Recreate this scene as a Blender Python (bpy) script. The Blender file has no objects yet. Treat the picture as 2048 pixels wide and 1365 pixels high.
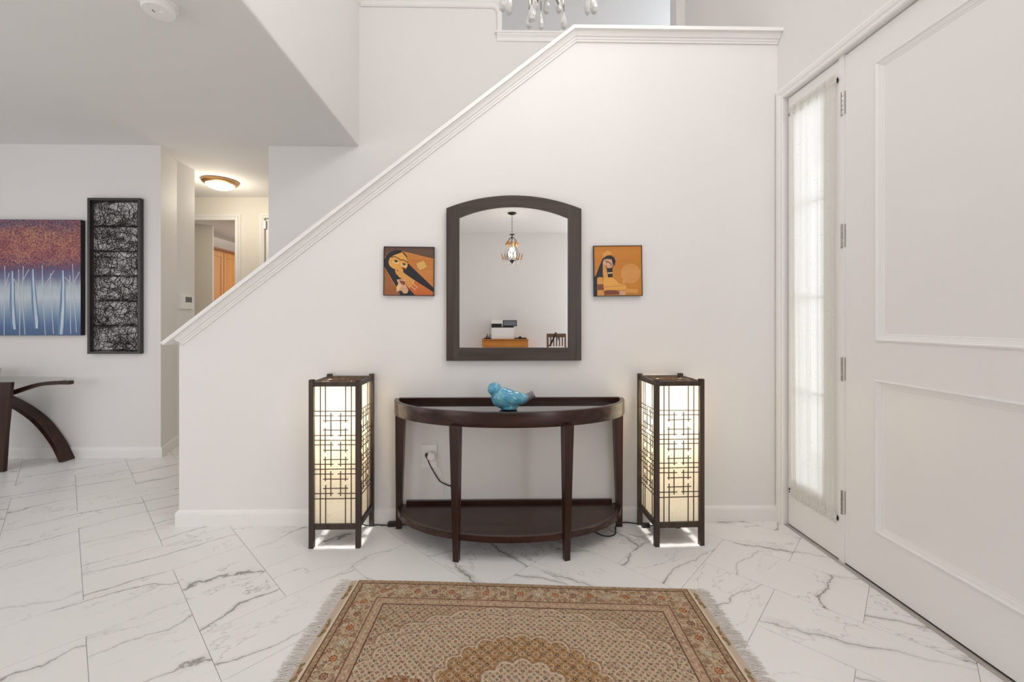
import bpy, bmesh, math, random
import numpy as np
from mathutils import Vector, Matrix
from mathutils.geometry import tessellate_polygon

S = bpy.context.scene
COL = S.collection
R = math.radians

# ------------------------------------------------------------------ camera
cam_d = bpy.data.cameras.new('camera')
cam = bpy.data.objects.new('camera', cam_d)
COL.objects.link(cam)
cam.location = (0.0, 0.0, 1.2)
cam.rotation_euler = (R(90), 0, R(-1.1))
cam_d.sensor_width = 36.0
cam_d.lens = 847.0 / 2048.0 * 36.0
cam_d.shift_x = 14.0 / 2048.0
cam_d.shift_y = -42.5 / 2048.0
cam_d.clip_start = 0.02
S.camera = cam

# ------------------------------------------------------------------ view, world, lights
S.view_settings.view_transform = 'Standard'
S.view_settings.look = 'None'
S.view_settings.exposure = -0.05
S.view_settings.gamma = 1.0
S.view_settings.use_curve_mapping = False
S.cycles.max_bounces = 14
S.cycles.diffuse_bounces = 8
S.cycles.glossy_bounces = 6
S.cycles.transparent_max_bounces = 16
S.cycles.caustics_reflective = False
S.cycles.caustics_refractive = False
S.cycles.sample_clamp_indirect = 6.0

W = bpy.data.worlds.new('world')
S.world = W
W.use_nodes = True
bg = W.node_tree.nodes['Background']
bg.inputs[0].default_value = (0.93, 0.97, 1.0, 1)
bg.inputs[1].default_value = 1.9


def area(name, loc, target, sx, sy, power, color=(1, 1, 1)):
    l = bpy.data.lights.new(name, 'AREA')
    l.shape = 'RECTANGLE'
    l.size, l.size_y = sx, sy
    l.energy = power
    l.color = color
    o = bpy.data.objects.new(name, l)
    o.location = loc
    d = Vector(target) - Vector(loc)
    o.rotation_euler = d.to_track_quat('-Z', 'Y').to_euler()
    COL.objects.link(o)
    return o


# area lights for assumed, unbuilt windows around the foyer, plus added fills (out of frame)
DAY = (0.965, 0.972, 1.0)
area('dining_window_daylight', (2.72, -1.3, 1.45), (0, -1.0, 1.4), 1.7, 1.6, 18, DAY)
area('dining_rear_fill', (2.35, -2.38, 1.45), (0.4, 2.5, 1.2), 0.8, 1.9, 28, DAY)  # fill added to light the half wall from the front, no known window
area('living_window_daylight', (-5.5, 0.6, 1.45), (0, 1.2, 1.3), 2.4, 1.8, 27, DAY)
area('living_rear_window_daylight', (-3.0, -2.38, 1.45), (-1.2, 3.0, 1.2), 2.6, 1.9, 42, DAY)
area('foyer_high_window_daylight', (1.60, 0.9, 4.2), (-1.4, 1.5, 3.2), 1.5, 1.3, 46, (1.0, 0.985, 0.975))
area('foyer_rear_fill', (0.25, -0.24, 3.7), (0.2, 2.9, 2.6), 2.0, 1.2, 26, (1.0, 0.985, 0.975))  # fill added high behind the camera to brighten the stair half wall
area('upstairs_window_daylight', (2.9, 4.5, 4.4), (0.6, 5.1, 4.1), 1.0, 1.4, 16, (0.86, 0.93, 1.0))
area('kitchen_area_light', (-3.0, 6.9, 1.9), (-4.0, 6.3, 1.6), 0.8, 1.0, 10, (1.0, 0.97, 0.92))  # area light inside the room beyond the hall, no window built there

# ------------------------------------------------------------------ materials
def lin(c):
    out = []
    for v in c:
        v = v / 255.0
        out.append(v / 12.92 if v <= 0.04045 else ((v + 0.055) / 1.055) ** 2.4)
    return tuple(out)


class NT:
    def __init__(self, name):
        self.m = bpy.data.materials.new(name)
        self.m.use_nodes = True
        self.t = self.m.node_tree
        self.b = self.t.nodes['Principled BSDF']
        self.out = self.t.nodes['Material Output']

    def n(self, typ, **kw):
        nd = self.t.nodes.new(typ)
        for k, v in kw.items():
            if k.startswith('i_'):
                key = k[2:]
                key = int(key) if key.isdigit() else key.replace('_', ' ')
                nd.inputs[key].default_value = v
            else:
                setattr(nd, k, v)
        return nd

    def l(self, a, b):
        self.t.links.new(a, b)

    def ramp(self, stops, fac):
        r = self.n('ShaderNodeValToRGB')
        el = r.color_ramp.elements
        while len(el) < len(stops):
            el.new(0.5)
        for e, (p, c) in zip(el, stops):
            e.position = p
            e.color = (*c, 1) if len(c) == 3 else c
        self.l(fac, r.inputs[0])
        return r.outputs[0]

    def mix(self, fac, a, b, mode='MIX'):
        m = self.n('ShaderNodeMix', data_type='RGBA', blend_type=mode)
        for sock, v in ((m.inputs[0], fac), (m.inputs[6], a), (m.inputs[7], b)):
            if hasattr(v, 'links'):
                self.l(v, sock)
            elif isinstance(v, tuple):
                sock.default_value = (*v, 1) if len(v) == 3 else v
            else:
                sock.default_value = v
        return m.outputs[2]

    def math(self, op, a, b=0.0, c=0.0):
        m = self.n('ShaderNodeMath', operation=op)
        for s, v in zip(m.inputs, (a, b, c)):
            if hasattr(v, 'links'):
                self.l(v, s)
            else:
                s.default_value = v
        return m.outputs[0]

    def coord(self, kind='Object', scale=(1, 1, 1), rot=(0, 0, 0), loc=(0, 0, 0)):
        tc = self.n('ShaderNodeTexCoord')
        mp = self.n('ShaderNodeMapping')
        mp.inputs['Scale'].default_value = scale
        mp.inputs['Rotation'].default_value = rot
        mp.inputs['Location'].default_value = loc
        self.l(tc.outputs[kind], mp.inputs['Vector'])
        return mp.outputs[0]

    def noise(self, vec, scale, detail=4.0, rough=0.55, dist=0.0):
        n = self.n('ShaderNodeTexNoise')
        n.inputs['Scale'].default_value = scale
        n.inputs['Detail'].default_value = detail
        n.inputs['Roughness'].default_value = rough
        n.inputs['Distortion'].default_value = dist
        self.l(vec, n.inputs['Vector'])
        return n.outputs['Fac']

    def bump(self, h, strength, dist=0.002):
        b = self.n('ShaderNodeBump')
        b.inputs['Strength'].default_value = strength
        b.inputs['Distance'].default_value = dist
        self.l(h, b.inputs['Height'])
        self.l(b.outputs[0], self.b.inputs['Normal'])

    def base(self, v):
        if hasattr(v, 'links'):
            self.l(v, self.b.inputs['Base Color'])
        else:
            self.b.inputs['Base Color'].default_value = (*v, 1)

    def set(self, **kw):
        for k, v in kw.items():
            self.b.inputs[k.replace('_', ' ')].default_value = v
        return self


def simple(name, c, rough=0.5, metal=0.0, **kw):
    m = NT(name)
    m.base(c)
    m.set(Roughness=rough, Metallic=metal, **kw)
    return m.m


def paint(name, c, rough=0.6, bump=0.12, scale=140):
    m = NT(name)
    v = m.coord('Object')
    m.base(m.mix(m.noise(v, 1.3, 2), tuple(x * 0.985 for x in c), c))
    m.set(Roughness=rough)
    if bump:
        m.bump(m.noise(v, scale, 3), bump, 0.0015)
    return m.m


def wood(name, c1, c2, rough=0.32, axis=0, scale=1.0, coat=0.0, bump=0.05):
    m = NT(name)
    sc = [26 * scale] * 3
    sc[axis] = 1.6 * scale
    v = m.coord('Object', scale=tuple(sc))
    f = m.noise(v, 1.0, 6, 0.6, 0.6)
    m.base(m.ramp([(0.3, c1), (0.72, c2)], f))
    m.set(Roughness=rough)
    m.b.inputs['Coat Weight'].default_value = coat
    if bump:
        m.bump(f, bump, 0.001)
    return m.m


M = {}
M['wall'] = paint('wall_paint', (0.80, 0.785, 0.775), 0.62)
M['ceil'] = paint('ceiling_paint', (0.79, 0.78, 0.77), 0.8, 0.1, 90)
M['hallwall'] = paint('hall_paint', (0.80, 0.765, 0.70), 0.62)
M['trim'] = paint('trim_gloss_paint', (0.845, 0.835, 0.82), 0.32, 0.0)
M['door'] = paint('door_paint', (0.84, 0.832, 0.822), 0.3, 0.03, 60)
M['espresso'] = wood('espresso_wood', (0.014, 0.005, 0.0035), (0.052, 0.019, 0.012), 0.26, 0, 1.0)
M['espresso_v'] = wood('espresso_wood_upright', (0.014, 0.005, 0.0035), (0.056, 0.020, 0.012), 0.3, 2, 1.0)
for k_ in ('espresso', 'espresso_v'):
    M[k_].node_tree.nodes['Principled BSDF'].inputs['Specular IOR Level'].default_value = 0.36
M['mframe'] = wood('mirror_frame_wood_upright', (0.030, 0.021, 0.017), (0.075, 0.055, 0.045), 0.33, 2, 1.2, 0.1)
M['mframe_h'] = wood('mirror_frame_wood', (0.030, 0.021, 0.017), (0.075, 0.055, 0.045), 0.33, 0, 1.2, 0.1)
M['lampwood'] = wood('lantern_wood', (0.018, 0.011, 0.008), (0.075, 0.045, 0.03), 0.5, 2, 1.3)
M['stick'] = simple('lattice_stick_wood', (0.045, 0.026, 0.016), 0.55)
M['reed'] = simple('woven_reed', (0.10, 0.05, 0.022), 0.6)
M['honey'] = wood('honey_oak', lin((184, 120, 46)), lin((212, 150, 72)), 0.4, 2, 0.7)
M['honey_h'] = wood('honey_oak_flat', lin((186, 112, 40)), lin((212, 142, 64)), 0.4, 0, 0.7)
M['honey_dark'] = simple('oak_moulding', lin((140, 80, 30)), 0.45)
M['chairwood'] = wood('chair_wood', lin((88, 58, 40)), lin((128, 90, 64)), 0.45, 2)
M['black'] = simple('black_plastic', (0.012, 0.012, 0.013), 0.4)
M['cord'] = simple('black_cord', (0.01, 0.01, 0.01), 0.5)
M['whiteplastic'] = simple('white_plastic', (0.88, 0.875, 0.86), 0.35)
M['iron'] = simple('dark_iron', (0.03, 0.026, 0.024), 0.45, 0.7)
M['wire'] = simple('wire_lacquer', (0.016, 0.013, 0.012), 0.5, 0.2)
M['panelframe'] = simple('charcoal_metal', (0.055, 0.052, 0.05), 0.45, 0.3)
M['nickel'] = simple('satin_nickel', (0.46, 0.43, 0.39), 0.32, 1.0)
M['brass'] = simple('antique_brass', (0.52, 0.30, 0.14), 0.38, 0.9)
M['greyplastic'] = simple('grey_display', (0.16, 0.15, 0.145), 0.3)
M['grout'] = paint('grout', (0.60, 0.58, 0.56), 0.9, 0.1, 200)
M['darkgap'] = simple('gap_shade', (0.03, 0.025, 0.022), 0.7)
M['sillshade'] = paint('sill_shade_grey', (0.46, 0.43, 0.40), 0.4, 0.0)  # grey sill strip, its tone paints in the floor shadow along the door


def glass_thin(name, tint=(1, 1, 1), gloss=0.12, rough=0.02):
    m = NT(name)
    tr = m.n('ShaderNodeBsdfTransparent')
    tr.inputs[0].default_value = (*tint, 1)
    gl = m.n('ShaderNodeBsdfGlossy')
    gl.inputs['Roughness'].default_value = rough
    fr = m.n('ShaderNodeFresnel')
    fr.inputs['IOR'].default_value = 1.5
    mx = m.n('ShaderNodeMixShader')
    ge = m.n('ShaderNodeNewGeometry')
    m.l(m.math('MULTIPLY', fr.outputs[0], m.math('SUBTRACT', 1.0, ge.outputs['Backfacing'])), mx.inputs[0])
    m.l(tr.outputs[0], mx.inputs[1])
    m.l(gl.outputs[0], mx.inputs[2])
    m.l(mx.outputs[0], m.out.inputs[0])
    return m.m


M['glass'] = glass_thin('clear_glass')
M['greenglass'] = glass_thin('table_glass', (0.93, 0.955, 0.94))
_m = NT('tray_glass')
_m.base((0.012, 0.008, 0.007))
_m.set(Roughness=0.0, IOR=1.75)
_m.b.inputs['Coat Weight'].default_value = 1.0
_m.b.inputs['Coat Roughness'].default_value = 0.0
M['trayglass'] = _m.m
_m = NT('mirror_silver')
_m.base((0.84, 0.84, 0.835))
_m.set(Metallic=1.0, Roughness=0.0)
M['mirror'] = _m.m
_m = NT('crystal')
_m.base((0.97, 0.96, 0.95))
_m.set(Roughness=0.06, IOR=1.45)
_m.b.inputs['Transmission Weight'].default_value = 0.45
M['crystal'] = _m.m
M['amber'] = simple('amber_bead', lin((196, 132, 60)), 0.15)


def emit(name, c, s):
    m = NT(name)
    m.base((0.05, 0.05, 0.05) if name == 'lit_screen' else (0.9, 0.9, 0.88))
    m.b.inputs['Emission Color'].default_value = (*c, 1)
    m.b.inputs['Emission Strength'].default_value = s
    return m.m


M['bulb'] = emit('lit_bulb', (1.0, 0.9, 0.75), 12)
M['dome'] = emit('lit_dome', (1.0, 0.93, 0.82), 2.6)
M['screen'] = emit('lit_screen', (0.30, 0.36, 0.42), 0.25)

# rice paper of the lanterns
_m = NT('rice_paper')
_v = _m.coord('Object')
_f = _m.noise(_v, 38, 5, 0.7, 1.5)
_f2 = _m.math('ABSOLUTE', _m.math('SUBTRACT', _m.noise(_v, 11, 3, 0.5, 2.0), 0.5))
_c = _m.mix(_f, lin((254, 252, 246)), lin((249, 242, 226)))
_c = _m.mix(_m.math('LESS_THAN', _f2, 0.0016), _c, lin((206, 192, 156)))
_tl = _m.n('ShaderNodeBsdfTranslucent')
_df = _m.n('ShaderNodeBsdfDiffuse')
_m.l(_c, _tl.inputs[0])
_m.l(_c, _df.inputs[0])
_mx = _m.n('ShaderNodeMixShader')
_mx.inputs[0].default_value = 0.7
_m.l(_df.outputs[0], _mx.inputs[1])
_m.l(_tl.outputs[0], _mx.inputs[2])
_m.l(_mx.outputs[0], _m.out.inputs[0])
M['paper'] = _m.m

# sheer curtain
_m = NT('sheer_fabric')
_v = _m.coord('Object', scale=(1, 14, 70))
_f = _m.noise(_v, 3.0, 2, 0.5)
_d = _m.math('GREATER_THAN', _f, 0.685)
_c = _m.mix(_d, (0.90, 0.89, 0.86), (0.72, 0.71, 0.68))
_tl = _m.n('ShaderNodeBsdfTranslucent')
_df = _m.n('ShaderNodeBsdfDiffuse')
_tp = _m.n('ShaderNodeBsdfTransparent')
_m.l(_c, _tl.inputs[0])
_m.l(_c, _df.inputs[0])
_mx = _m.n('ShaderNodeMixShader')
_mx.inputs[0].default_value = 0.5
_m.l(_df.outputs[0], _mx.inputs[1])
_m.l(_tl.outputs[0], _mx.inputs[2])
_mx2 = _m.n('ShaderNodeMixShader')
_mx2.inputs[0].default_value = 0.08
_m.l(_mx.outputs[0], _mx2.inputs[1])
_m.l(_tp.outputs[0], _mx2.inputs[2])
_m.l(_mx2.outputs[0], _m.out.inputs[0])
M['sheer'] = _m.m


# polished marble tile, veins run along `ang`
def marble(name, ang, patch=0.22, pw=0.075):
    m = NT(name)
    oi = m.n('ShaderNodeObjectInfo')
    tc = m.n('ShaderNodeTexCoord')
    cb = m.n('ShaderNodeCombineXYZ')
    r1 = m.math('MULTIPLY', oi.outputs['Random'], 61.0)
    r2 = m.math('MULTIPLY', oi.outputs['Random'], 137.0)
    m.l(r1, cb.inputs[0])
    m.l(r2, cb.inputs[1])
    m.l(r1, cb.inputs[2])
    rot = m.n('ShaderNodeMapping')
    rot.inputs['Rotation'].default_value = (0, 0, -ang)
    m.l(tc.outputs['Object'], rot.inputs[0])
    ad = m.n('ShaderNodeVectorMath', operation='ADD')
    m.l(rot.outputs[0], ad.inputs[0])
    m.l(cb.outputs[0], ad.inputs[1])
    sc = m.n('ShaderNodeMapping')
    sc.inputs['Scale'].default_value = (0.5, 1.15, 1)
    m.l(ad.outputs[0], sc.inputs[0])
    v = sc.outputs[0]
    n1 = m.noise(v, 1.3, 8, 0.6, 0.3)
    n2 = m.noise(v, 2.8, 7, 0.58, 0.4)
    mask = m.noise(ad.outputs[0], 1.7, 2)
    sp = m.n('ShaderNodeSeparateXYZ')
    m.l(ad.outputs[0], sp.inputs[0])
    big = m.noise(v, 1.5, 2, 0.5)
    mid = m.noise(ad.outputs[0], 6.0, 5, 0.6)
    t = m.math('ADD', m.math('MULTIPLY_ADD', sp.outputs[1], 3.3, m.math('MULTIPLY', big, 2.2)), m.math('MULTIPLY', mid, 0.42))
    d1 = m.math('ABSOLUTE', m.math('SUBTRACT', m.math('FRACT', t), 0.5))
    d2 = m.math('ABSOLUTE', m.math('SUBTRACT', n2, 0.52))
    def vein(d, w):
        mr = m.n('ShaderNodeMapRange')
        mr.interpolation_type = 'SMOOTHSTEP'
        mr.inputs['From Min'].default_value = 0.0
        mr.inputs['From Max'].default_value = w
        mr.inputs['To Min'].default_value = 1.0
        mr.inputs['To Max'].default_value = 0.0
        m.l(d, mr.inputs[0])
        return mr.outputs[0]
    mk = m.n('ShaderNodeMapRange')
    mk.inputs['From Min'].default_value = 0.32
    mk.inputs['From Max'].default_value = 0.60
    m.l(mask, mk.inputs[0])
    mkv = mk.outputs[0]
    a = m.math('MULTIPLY', vein(d1, 0.020), m.math('MULTIPLY_ADD', mkv, 0.95, 0.12))
    b = m.math('MULTIPLY', vein(d2, 0.006), m.math('MULTIPLY', mkv, 0.6))
    c = m.math('MULTIPLY', vein(d1, pw), m.math('MULTIPLY', mkv, patch))
    f = m.math('MINIMUM', m.math('ADD', m.math('MAXIMUM', a, b), c), 1.0)
    warm = m.mix(m.noise(ad.outputs[0], 1.1, 2), (0.815, 0.808, 0.80), (0.84, 0.83, 0.82))
    m.base(m.mix(m.math('MULTIPLY', f, 0.9), warm, (0.25, 0.235, 0.22)))
    m.set(Roughness=0.28)
    m.b.inputs['Specular IOR Level'].default_value = 0.35
    return m.m


M['marbleA'] = marble('marble_tile_diagonal', R(38))
M['marbleB'] = marble('marble_tile_cross', R(-18), 0.36, 0.11)
M['marbleC'] = marble('marble_tile_steep', R(-52), 0.36, 0.11)

# ------------------------------------------------------------------ mesh helpers
def wloc(o):
    v = Vector((0, 0, 0))
    while o is not None:
        v = v + Vector(o.location)
        o = o.parent
    return v


def mesh_obj(name, me, mat, parent=None, smooth=False, kind=None, shift=True):
    if mat is not None:
        me.materials.append(M[mat] if isinstance(mat, str) else mat)
    o = bpy.data.objects.new(name, me)
    COL.objects.link(o)
    if parent is not None:
        if shift:
            w = wloc(parent)
            if w.length > 1e-9:
                me.transform(Matrix.Translation(-w))
        o.parent = parent
    if smooth:
        me.shade_smooth()
    if kind:
        o['kind'] = kind
    return o


def obj(name, bm, mat, parent=None, smooth=False, kind=None, bevel=0.0, seg=2, autosmooth=None):
    if bevel > 0:
        es = [e for e in bm.edges if len(e.link_faces) == 2 and e.calc_face_angle(0) > R(28)]
        bmesh.ops.bevel(bm, geom=es, offset=bevel, segments=seg, profile=0.5, affect='EDGES', clamp_overlap=True)
    bmesh.ops.recalc_face_normals(bm, faces=bm.faces[:])
    me = bpy.data.meshes.new(name)
    bm.to_mesh(me)
    bm.free()
    o = mesh_obj(name, me, mat, parent, smooth, kind)
    if autosmooth is not None:
        me.set_sharp_from_angle(angle=R(autosmooth))
    return o


def struct(name, bm, mat, **kw):
    o = obj(name, bm, mat, **kw)
    o['kind'] = 'structure'
    return o


def thing(name, label, cat, loc=(0, 0, 0), rotz=0.0, group=None):
    o = bpy.data.objects.new(name, None)
    COL.objects.link(o)
    o.empty_display_size = 0.05
    o.location = loc
    o.rotation_euler = (0, 0, rotz)
    o['label'] = label
    o['category'] = cat
    if group:
        o['group'] = group
    return o


def tag(o, label, cat, group=None):
    o['label'] = label
    o['category'] = cat
    if group:
        o['group'] = group
    return o


def B():
    return bmesh.new()


def box(bm, x0, x1, y0, y1, z0, z1):
    vs = [bm.verts.new((x, y, z)) for x in (x0, x1) for y in (y0, y1) for z in (z0, z1)]
    for f in ((0, 1, 3, 2), (4, 6, 7, 5), (0, 4, 5, 1), (2, 3, 7, 6), (0, 2, 6, 4), (1, 5, 7, 3)):
        bm.faces.new([vs[i] for i in f])
    return bm


def bx(*a):
    return box(B(), *a)


def prism(bm, pts, to3, h0, h1):
    """polygon pts (2D) between heights h0 and h1, to3(p, h) -> 3D"""
    a = [bm.verts.new(to3(p, h0)) for p in pts]
    b = [bm.verts.new(to3(p, h1)) for p in pts]
    n = len(pts)
    for i in range(n):
        bm.faces.new((a[i], a[(i + 1) % n], b[(i + 1) % n], b[i]))
    tri = tessellate_polygon([[Vector((p[0], p[1], 0)) for p in pts]])
    for t in tri:
        bm.faces.new([a[i] for i in t])
        bm.faces.new([b[i] for i in t])
    return bm


XZ = lambda p, h: (p[0], h, p[1])
XY = lambda p, h: (p[0], p[1], h)
YZ = lambda p, h: (h, p[0], p[1])


def sweep(bm, path, prof, to3, closed=False):
    """sweep closed profile [(off, h)] along 2D path with mitred corners; off is to the left of travel"""
    n = len(path)
    rings = []
    for i, p in enumerate(path):
        p = Vector(p)
        pa = Vector(path[i - 1]) if (i > 0 or closed) else None
        pb = Vector(path[(i + 1) % n]) if (i < n - 1 or closed) else None
        da = (p - pa).normalized() if pa is not None else None
        db = (pb - p).normalized() if pb is not None else None
        na = Vector((-da.y, da.x)) if da is not None else None
        nb = Vector((-db.y, db.x)) if db is not None else None
        if na is None:
            nn = nb
        elif nb is None:
            nn = na
        else:
            nn = (na + nb).normalized()
            nn = nn / max(0.2, nn.dot(na))
        rings.append([bm.verts.new(to3(p + nn * o, h)) for o, h in prof])
    k = len(prof)
    rng = range(n if closed else n - 1)
    for i in rng:
        a, b = rings[i], rings[(i + 1) % n]
        for j in range(k):
            bm.faces.new((a[j], a[(j + 1) % k], b[(j + 1) % k], b[j]))
    if not closed:
        for r in (rings[0], rings[-1]):
            try:
                bm.faces.new(r)
            except ValueError:
                pass
    return bm


def tube(bm, pts, r, n=6, cap=True):
    pts = [Vector(p) for p in pts]
    rad = r if isinstance(r, (list, tuple)) else [r] * len(pts)
    rings = []
    up = Vector((0, 0, 1))
    prev = None
    for i, p in enumerate(pts):
        d = (pts[min(i + 1, len(pts) - 1)] - pts[max(i - 1, 0)]).normalized()
        if prev is None:
            s = d.cross(up)
            if s.length < 1e-3:
                s = d.cross(Vector((1, 0, 0)))
        else:
            s = prev - d * prev.dot(d)
            if s.length < 1e-4:
                s = d.cross(up)
        s.normalize()
        prev = s
        t = d.cross(s)
        rings.append([bm.verts.new(p + (s * math.cos(a) + t * math.sin(a)) * rad[i])
                      for a in [2 * math.pi * k / n for k in range(n)]])
    for a, b in zip(rings, rings[1:]):
        for j in range(n):
            bm.faces.new((a[j], a[(j + 1) % n], b[(j + 1) % n], b[j]))
    if cap:
        bm.faces.new(rings[0])
        bm.faces.new(rings[-1])
    return bm


def lathe(bm, prof, c, n=24, axis='Z'):
    """prof [(r, h)] around axis through c"""
    rings = []
    for r, h in prof:
        ring = []
        for k in range(n):
            a = 2 * math.pi * k / n
            u, v = r * math.cos(a), r * math.sin(a)
            if axis == 'Z':
                q = (c[0] + u, c[1] + v, c[2] + h)
            elif axis == 'Y':
                q = (c[0] + u, c[1] + h, c[2] + v)
            else:
                q = (c[0] + h, c[1] + u, c[2] + v)
            ring.append(bm.verts.new(q))
        rings.append(ring)
    for a, b in zip(rings, rings[1:]):
        for j in range(n):
            bm.faces.new((a[j], a[(j + 1) % n], b[(j + 1) % n], b[j]))
    for r in (rings[0], rings[-1]):
        if len(set(tuple(round(x, 6) for x in v.co) for v in r)) > 2:
            bm.faces.new(r)
    return bm


def ellipsoid(bm, c, r, rot=None, u=20, v=12):
    mt = Matrix.Translation(Vector(c))
    if rot is not None:
        mt = mt @ rot
    mt = mt @ Matrix.Diagonal((r[0], r[1], r[2], 1))
    bmesh.ops.create_uvsphere(bm, u_segments=u, v_segments=v, radius=1.0, matrix=mt)
    return bm


def smoothpath(pts, k=6):
    """Catmull-Rom through points"""
    P = [Vector(p) for p in pts]
    P = [P[0] * 2 - P[1]] + P + [P[-1] * 2 - P[-2]]
    out = []
    for i in range(1, len(P) - 2):
        for j in range(k):
            t = j / k
            a, b, c, d = P[i - 1], P[i], P[i + 1], P[i + 2]
            out.append(0.5 * ((2 * b) + (c - a) * t + (2 * a - 5 * b + 4 * c - d) * t * t
                              + (3 * b - a - 3 * c + d) * t ** 3))
    out.append(P[-2])
    return out


def copy_tree(o, parent=None):
    c = o.copy()
    COL.objects.link(c)
    c.parent = parent
    for ch in list(o.children):
        copy_tree(ch, c)
    return c


# ================================================================== the shell
CZ = 2.723           # low ceiling
YW = 2.505           # face of the stair half wall
YB = 3.75            # wall behind the stairs / far left wall
XR = 1.68            # front door wall
TOPZ = 5.3

# floor base (grout bed) and herringbone tiles
floor = struct('floor', bx(-5.8, 2.9, -2.6, 7.6, -0.12, -0.0035), 'grout')
U0, DU, V0, DV = 0.055, 0.3050, 0.140, 0.3021
q = math.sqrt(0.5)
G = 0.0011


def clip_half(poly, a, b, c):
    out = []
    for i in range(len(poly)):
        p, r = poly[i], poly[(i + 1) % len(poly)]
        fp, fr = a * p[0] + b * p[1] - c, a * r[0] + b * r[1] - c
        if fp <= 0:
            out.append(p)
        if fp * fr < 0:
            t = fp / (fp - fr)
            out.append((p[0] + (r[0] - p[0]) * t, p[1] + (r[1] - p[1]) * t))
    return out


def tile_poly(i, j, horiz):
    u0, v0 = U0 + DU * i, V0 + DV * j
    u1 = u0 + DU * (2 if horiz else 1)
    v1 = v0 + DV * (1 if horiz else 2)
    return [((u - v) * q, (u + v) * q) for u, v in
            ((u0 + G, v0 + G), (u1 - G, v0 + G), (u1 - G, v1 - G), (u0 + G, v1 - G))]


rnd = random.Random(5)
far_bm = B()
shared = {}
for i in range(-22, 26):
    for j in range(-26, 32):
        k = (i - j) % 4
        if k == 0:
            hz = True
        elif k == 3:
            hz = False
        else:
            continue
        pl = tile_poly(i, j, hz)
        full = pl
        cx, cy = sum(p[0] for p in pl) / 4, sum(p[1] for p in pl) / 4
        if not (-6.2 < cx < 3.3 and -2.9 < cy < 7.9):
            continue
        xr = 1.72 if cy > -0.3 else 2.85
        pl = clip_half(pl, 1, 0, xr)
        pl = clip_half(pl, -1, 0, 5.7) if pl else pl
        pl = clip_half(pl, 0, -1, 2.5) if pl else pl
        pl = clip_half(pl, 0, 1, 7.5) if pl else pl
        if len(pl) < 3:
            continue
        # in view of the photograph (with a margin): a tile of its own
        vis = 1.0 < cy < 4.7 and cx > -1.36 * cy - 0.5 and cx < 1.3 * cy + 0.4 and not (cy > 2.75 and cx > -1.6)
        if not vis:
            prism(far_bm, pl, XY, -0.004, 0.0)
            continue
        cut = pl is not full and len(pl) != 4 or any(abs(a[0] - b[0]) > 1e-6 for a, b in zip(pl, full))
        if cut or hz not in shared:
            loc = [(p[0] - cx, p[1] - cy) for p in pl]
            bm = prism(B(), loc, XY, -0.004, 0.0)
            tops = [e for e in bm.edges if all(v.co.z > -1e-4 for v in e.verts) and len(e.link_faces) == 2
                    and e.calc_face_angle(0) > 1]
            bmesh.ops.bevel(bm, geom=tops, offset=0.0009, segments=1, affect='EDGES')
            bmesh.ops.recalc_face_normals(bm, faces=bm.faces[:])
            me = bpy.data.meshes.new('floor_tile')
            bm.to_mesh(me)
            bm.free()
            me.materials.append(M['marbleA'])
            if not cut:
                shared[hz] = me
        else:
            me = shared[hz]
        o = bpy.data.objects.new('floor_tile', me)
        o.location = (cx, cy, 0)
        o.parent = floor
        COL.objects.link(o)
        mk = 'marbleA' if cx < -0.45 else rnd.choice(['marbleB', 'marbleB', 'marbleC', 'marbleA'])
        o.material_slots[0].link = 'OBJECT'
        o.material_slots[0].material = M[mk]
obj('far_floor_tiles', far_bm, 'marbleA', floor, kind='stuff')

# half wall of the staircase
struct('wall_stair', prism(B(), [(-1.852, 0), (1.70, 0), (1.70, 2.872), (0.462, 2.872), (-1.852, 1.072)], XZ, YW, YW + 0.125),
       'wall', bevel=0.006)
# handrail cap with stepped moulding
cap = struct('trim_1', sweep(B(), [(-1.914, 1.071), (0.447, 2.9144), (1.679, 2.9144)],
                             [(0, 2.447), (0.0, 2.69), (-0.02, 2.69), (-0.02, 2.447)], XZ), 'trim', bevel=0.004)
obj('cap_moulding', sweep(B(), [(-1.868, 1.1068), (0.447, 2.9144), (1.678, 2.9144)],
                          [(-0.0195, 2.462), (-0.0255, 2.462), (-0.030, 2.468), (-0.040, 2.476), (-0.044, 2.478),
                           (-0.046, 2.486), (-0.056, 2.489), (-0.058, 2.494), (-0.067, 2.496), (-0.067, 2.640),
                           (-0.0195, 2.675)], XZ), 'trim', cap)
obj('baseboard', bx(-1.0, -0.9, 2.6, 2.61, 0.0, 0.001), 'trim', cap) if False else None

BBP = [(0.0, 0.0), (0.014, 0.0), (0.014, 0.068), (0.011, 0.080), (0.006, 0.086), (0.004, 0.092), (0.0, 0.092)]
struct('baseboard_stair', sweep(B(), [(-1.852, 2.63), (-1.852, YW), (XR, YW)], [(-a, b) for a, b in BBP], XY), 'trim')
# steps behind the half wall
st = B()
for k in range(15):
    x = -1.70 + k * 0.2153
    box(st, x, 1.68, YW + 0.125, YB, 0.0 if k == 0 else k * 0.169, (k + 1) * 0.169)
struct('trim_2', st, 'wall')

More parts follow.
